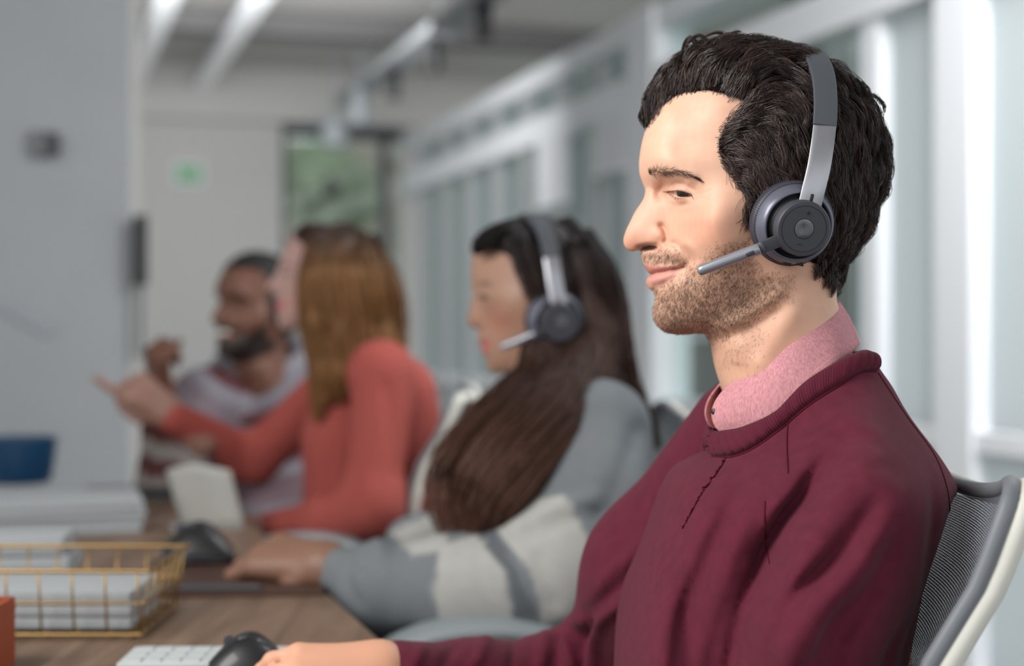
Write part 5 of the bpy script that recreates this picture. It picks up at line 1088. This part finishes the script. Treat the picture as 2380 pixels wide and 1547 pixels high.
ptn = hand_prims(WC, W(250, 848, 3.06) - WC, (-.35, -.75, .6), 1, [(-.02, .06, .05), (.95, 1.25, .8), (1.05, 1.3, .8), (1.1, 1.3, .8)], 1.02, .05, thumb=((.6, .35, -.7), (.75, -.05, -.6), (.7, -.35, -.5)), fore=.09, fore_dir=W(480, 1030, 3.14) - WC)
oth = hand_prims(W(628, 1224, 2.90), W(540, 1222, 2.9) - W(628, 1224, 2.90), (0, -.3, 1), 1, [(.2, .4, .3)] * 4, .95, .06, fore=.06)
ct = [('c', W(850, 930, 3.03), W(860, 1250, 3.03), .07, .08), ('c', W(795, 830, 3.03), W(830, 930, 3.03), .045, .06)]
bv, bq_ = join_np([(oV, oQ), sdf_mesh(ct, .016), sdf_mesh(ptn, .0045, .005), sdf_mesh(oth, .0045, .005)]); bc = np.tile(np.array(lin(156, 118, 104)), (len(bv), 1)); bc[:len(oc_)] = oc_; mesh_obj('body', bv, bq_, M_skin2, cor, col=bc)
cl = [('c', W(840, 880, 3.04), W(835, 1020, 3.02), .07, .105), ('c', W(835, 1020, 3.02), W(850, 1330, 3.03), .105, .125), ('c', W(885, 868, 2.88), W(800, 880, 3.2), .056, .052), ('c', W(888, 872, 2.86), W(868, 1170, 2.80), .060, .052), ('c', W(868, 1172, 2.80), W(760, 1215, 2.82), .052, .046),
      ('c', W(760, 1215, 2.82), W(630, 1224, 2.90), .045, .030), ('c', W(790, 885, 3.2), W(590, 1070, 3.22), .056, .047), ('c', W(590, 1070, 3.22), W(405, 970, 3.10), .046, .033), ('c', W(920, 920, 3.0), W(940, 1150, 3.0), .08, .09), ('c', W(790, 830, 3.03), W(830, 900, 3.03), .043, .06)]
v, q = sdf_mesh(cl, .0105, .03); n = vnormals(v, q); p_ = np.stack(topx(v), 1)
v = v + n * sum(a * mm * np.exp(-(seg_dist(p_, spline(pp, 8))[0] / s_) ** 2) for pp, a, s_ in [([(820,900),(815,1050),(830,1180)], -9, 12), ([(760,1000),(740,1150),(730,1230)], 6, 16), ([(560,1040),(575,1120)], -6, 10), ([(900,900),(930,1100)], -6, 16), ([(700,930),(640,1030)], 4, 12)])[:, None]
mesh_obj('sweater', v, q, mat('coral_knit', lin(164, 80, 73), .85, spec=.25, bump=('noise', 200, .2, .002)), cor); legs(cor, (-.24, 3.05, .57), (-1, .1), .10, M_jean)
GC = [([(778,532,3.03),(745,560,2.96),(722,640,2.94),(730,740,2.93),(748,850,2.92),(732,985,2.93)], [.01, .02, .026, .03, .028, .014], 220), ([(785,530,3.03),(780,640,2.945),(795,760,2.93),(790,860,2.91),(765,930,2.92)], [.02, .045, .048, .042, .02], 300),
      ([(800,532,3.03),(835,640,2.95),(855,760,2.95),(880,830,2.92),(925,920,2.95)], [.02, .045, .046, .04, .015], 300), ([(825,548,3.03),(878,650,3.0),(895,780,3.0),(920,870,2.98),(955,930,2.99)], [.02, .035, .035, .028, .012], 220), ([(830,560,3.08),(885,680,3.1),(900,820,3.1),(930,900,3.08)], [.04, .05, .045, .02], 160), ([(778,532,3.02),(720,538,2.99),(684,552,2.99)], [.01, .012, .004], 60)]
paths = np.concatenate([bundle(g, r, n_, rg) for g, r, n_ in GC]); v, q, _ = strands('', paths, .0013, .0007, None, None); sv2, sq2 = sdf_mesh(sum([solid(g, r) for g, r, n_ in GC[:5]], []), .013)
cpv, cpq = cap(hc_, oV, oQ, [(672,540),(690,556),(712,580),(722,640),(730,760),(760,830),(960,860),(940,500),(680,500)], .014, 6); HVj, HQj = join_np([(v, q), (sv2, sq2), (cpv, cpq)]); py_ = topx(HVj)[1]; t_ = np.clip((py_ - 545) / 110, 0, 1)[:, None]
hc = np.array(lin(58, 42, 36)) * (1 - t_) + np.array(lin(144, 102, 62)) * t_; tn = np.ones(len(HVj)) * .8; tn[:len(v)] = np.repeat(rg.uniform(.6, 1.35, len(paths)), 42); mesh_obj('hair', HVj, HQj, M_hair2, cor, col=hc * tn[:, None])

# ---- bearded man
sv_, sq_, _ = HV, HQ, 0
bV, bQ = head.mesh(.0034); bp_ = head.vpx(bV); PV = np.array([.211, Y0, CAMZ - (430 - CY) / FPX * Y0])
bcol = np.tile(np.array(lin(112, 74, 58)), (len(bV), 1))
def bt(c_, w_): global bcol; bcol = bcol * (1 - w_[:, None]) + np.array(c_) * w_[:, None]
bt(lin(138, 92, 72), .6 * np.exp(-((bp_[:, 0] - 1600) / 60) ** 2 - ((bp_[:, 1] - 520) / 45) ** 2)); bt(lin(132, 88, 70), .5 * np.exp(-((bp_[:, 0] - 1460) / 30) ** 2 - ((bp_[:, 1] - 545) / 40) ** 2)); bt(lin(18, 15, 14), .92 * soft_poly(bp_, BEARD, 10)); bt(lin(18, 15, 14), .9 * soft_poly(bp_, [(1485,588),(1530,584),(1600,606),(1604,626),(1560,618),(1490,616)], 6))
bt(lin(150, 84, 78), .8 * soft_poly(bp_, LIPL, 3)); bt(lin(20, 16, 15), .9 * soft_poly(bp_, [(1508,408),(1545,396),(1612,412),(1630,424),(1560,410)], 4)); bt(lin(22, 18, 18), .85 * soft_poly(bp_, SLIT, 5))
TURN = RZ(math.radians(42)); TILT = np.array([[math.cos(.12), 0, math.sin(.12)], [0, 1, 0], [-math.sin(.12), 0, math.cos(.12)]]); PB_ = W(602, 706, 3.62)
def brd(P): return 1.05 * (np.asarray(P) - PV) @ TILT.T @ TURN.T + PB_
HP2 = [(1470,270),(1530,250),(1640,225),(1700,260),(1720,330),(1720,420),(1745,480),(1800,560),(1900,620),(1950,670),(2150,640),(2150,40),(1470,40)]
k2 = in_poly(bp_, HP2); hv2, hq2, u2 = drop_faces(bV, bQ, k2); hv2 = hv2 + head.normal(hv2) * (.0035 + .001 * fbm(hv2, 2, 400, 2))[:, None]
bm_ = empty('person', (-.6, 3.75, 0)); tag(bm_, 'bearded man in a grey and dark red striped sweater smiling, one fist raised', 'person', 'office workers in a row')
ears = []
for sg in (-1, 1): c = np.array([.238, Y0 - sg * .077, CAMZ - (500 - CY) / FPX * Y0]); ears += [('e', c, (.016, .010, .030), None, .01), ('e', c + (.004, -sg * .006, .006), (.013, .008, .020), None, .008)]
ev, eq = sdf_mesh(ears, .004, .008)
WB = W(376, 912, 3.36); fist = hand_prims(WB, W(366, 830, 3.33) - WB, (-.5, -.55, .1), 1, [(1.2, 1.5, .9)] * 4, 1.08, .03, thumb=((.6, .4, -.6), (.8, -.3, -.6), (.6, -.6, -.4)), fore=.10, fore_dir=W(372, 1010, 3.36) - WB)
tb = [('c', W(600, 880, 3.72), W(610, 1250, 3.74), .08, .09), ('c', W(610, 800, 3.68), W(605, 900, 3.72), .055, .07)]
bv, bq_ = join_np([(brd(bV), bQ), (brd(ev), eq), sdf_mesh(tb, .018), sdf_mesh(fist, .005, .005)]); bc = np.tile(np.array(lin(104, 68, 54)), (len(bv), 1)); bc[:len(bcol)] = bcol; mesh_obj('body', bv, bq_, M_skin2, bm_, col=bc)
mesh_obj('hair', brd(hv2), hq2, mat('black_hair', lin(20, 17, 17), .7), bm_)
tv, tq = sdf_mesh([('e', W(1512, 634, Y0 - .0) * [1, 1, 1] + (.005, 0, .001), (.012, .025, .008), None, .003)], .002); mesh_obj('teeth', brd(tv), tq, mat('teeth', lin(226, 220, 212), .3), bm_)
for sg in (1, -1): c = eyec.copy(); c[1] = Y0 + (eyec[1] - Y0) * sg; gv = TURN @ TILT @ np.array([-.85, -.5 * sg, 0]); eyeball(brd(c[None])[0], EYE_R, gv, 'eye', bm_)
sw2 = [('c', W(605, 900, 3.72), W(605, 1000, 3.70), .10, .145), ('c', W(605, 1000, 3.70), W(610, 1330, 3.74), .15, .16), ('c', W(480, 930, 3.58), W(725, 925, 3.80), .075, .075), ('c', W(470, 935, 3.56), W(385, 1130, 3.36), .068, .058), ('c', W(385, 1130, 3.36), W(372, 960, 3.36), .054, .042), ('c', W(735, 940, 3.78), W(700, 1170, 3.60), .07, .06), ('c', W(700, 1170, 3.60), W(590, 1195, 3.45), .055, .045)]
v, q = sdf_mesh(sw2, .012, .04); p_ = np.stack(topx(v), 1); d_ = np.hypot(p_[:, 0] - 600, (p_[:, 1] - 770) * 1.05); ring = np.interp(d_, [60, 118, 128, 148, 158, 185, 195, 230, 240, 262, 270, 320, 330, 350, 360, 420, 430, 450, 460], [0, 0, 1, 1, 0, 0, .35, .35, 0, 0, 1, 1, 0, 0, .6, .6, 0, 0, 1]) ** 1
st = np.array(lin(132, 128, 136)) * (1 - ring[:, None]) + np.array(lin(84, 40, 42)) * ring[:, None]; arm_m = soft_poly(p_, [(310,930),(420,930),(470,1000),(470,1110),(430,1230),(310,1230)], 8); s2 = (np.sin((p_[:, 1] - .25 * p_[:, 0]) / 13.5) > .1)[:, None]; st = st * (1 - arm_m[:, None]) + np.where(s2, np.array(lin(128, 122, 118)), np.array(lin(74, 44, 42))) * arm_m[:, None]
mesh_obj('sweater', v, q, M_cloth2, bm_, col=st)
# cowl collar: two soft rolls
for i, (r_, z_, th, cl_) in enumerate(((.090, 850, .030, lin(130, 126, 134)), (.122, 884, .034, lin(122, 118, 126)), (.150, 912, .020, lin(84, 42, 44)))):
    c = W(606, z_, 3.70); a = np.linspace(0, 2 * np.pi, 48, endpoint=False); P = c + np.c_[r_ * 1.12 * np.cos(a) , r_ * .95 * np.sin(a), -.055 * (np.cos(a) * -.35 + np.sin(a) * -.93) - .008 * np.sin(3 * a)]
    b = MB(); b.tube(P, th * (1 + .12 * np.sin(5 * a)), 12, True); b.build('cowl_collar', mat('cowl_knit', cl_, .9), bm_, True)
legs(bm_, (-.58, 3.76, .57), (-.75, -.66), .12, M_jean)
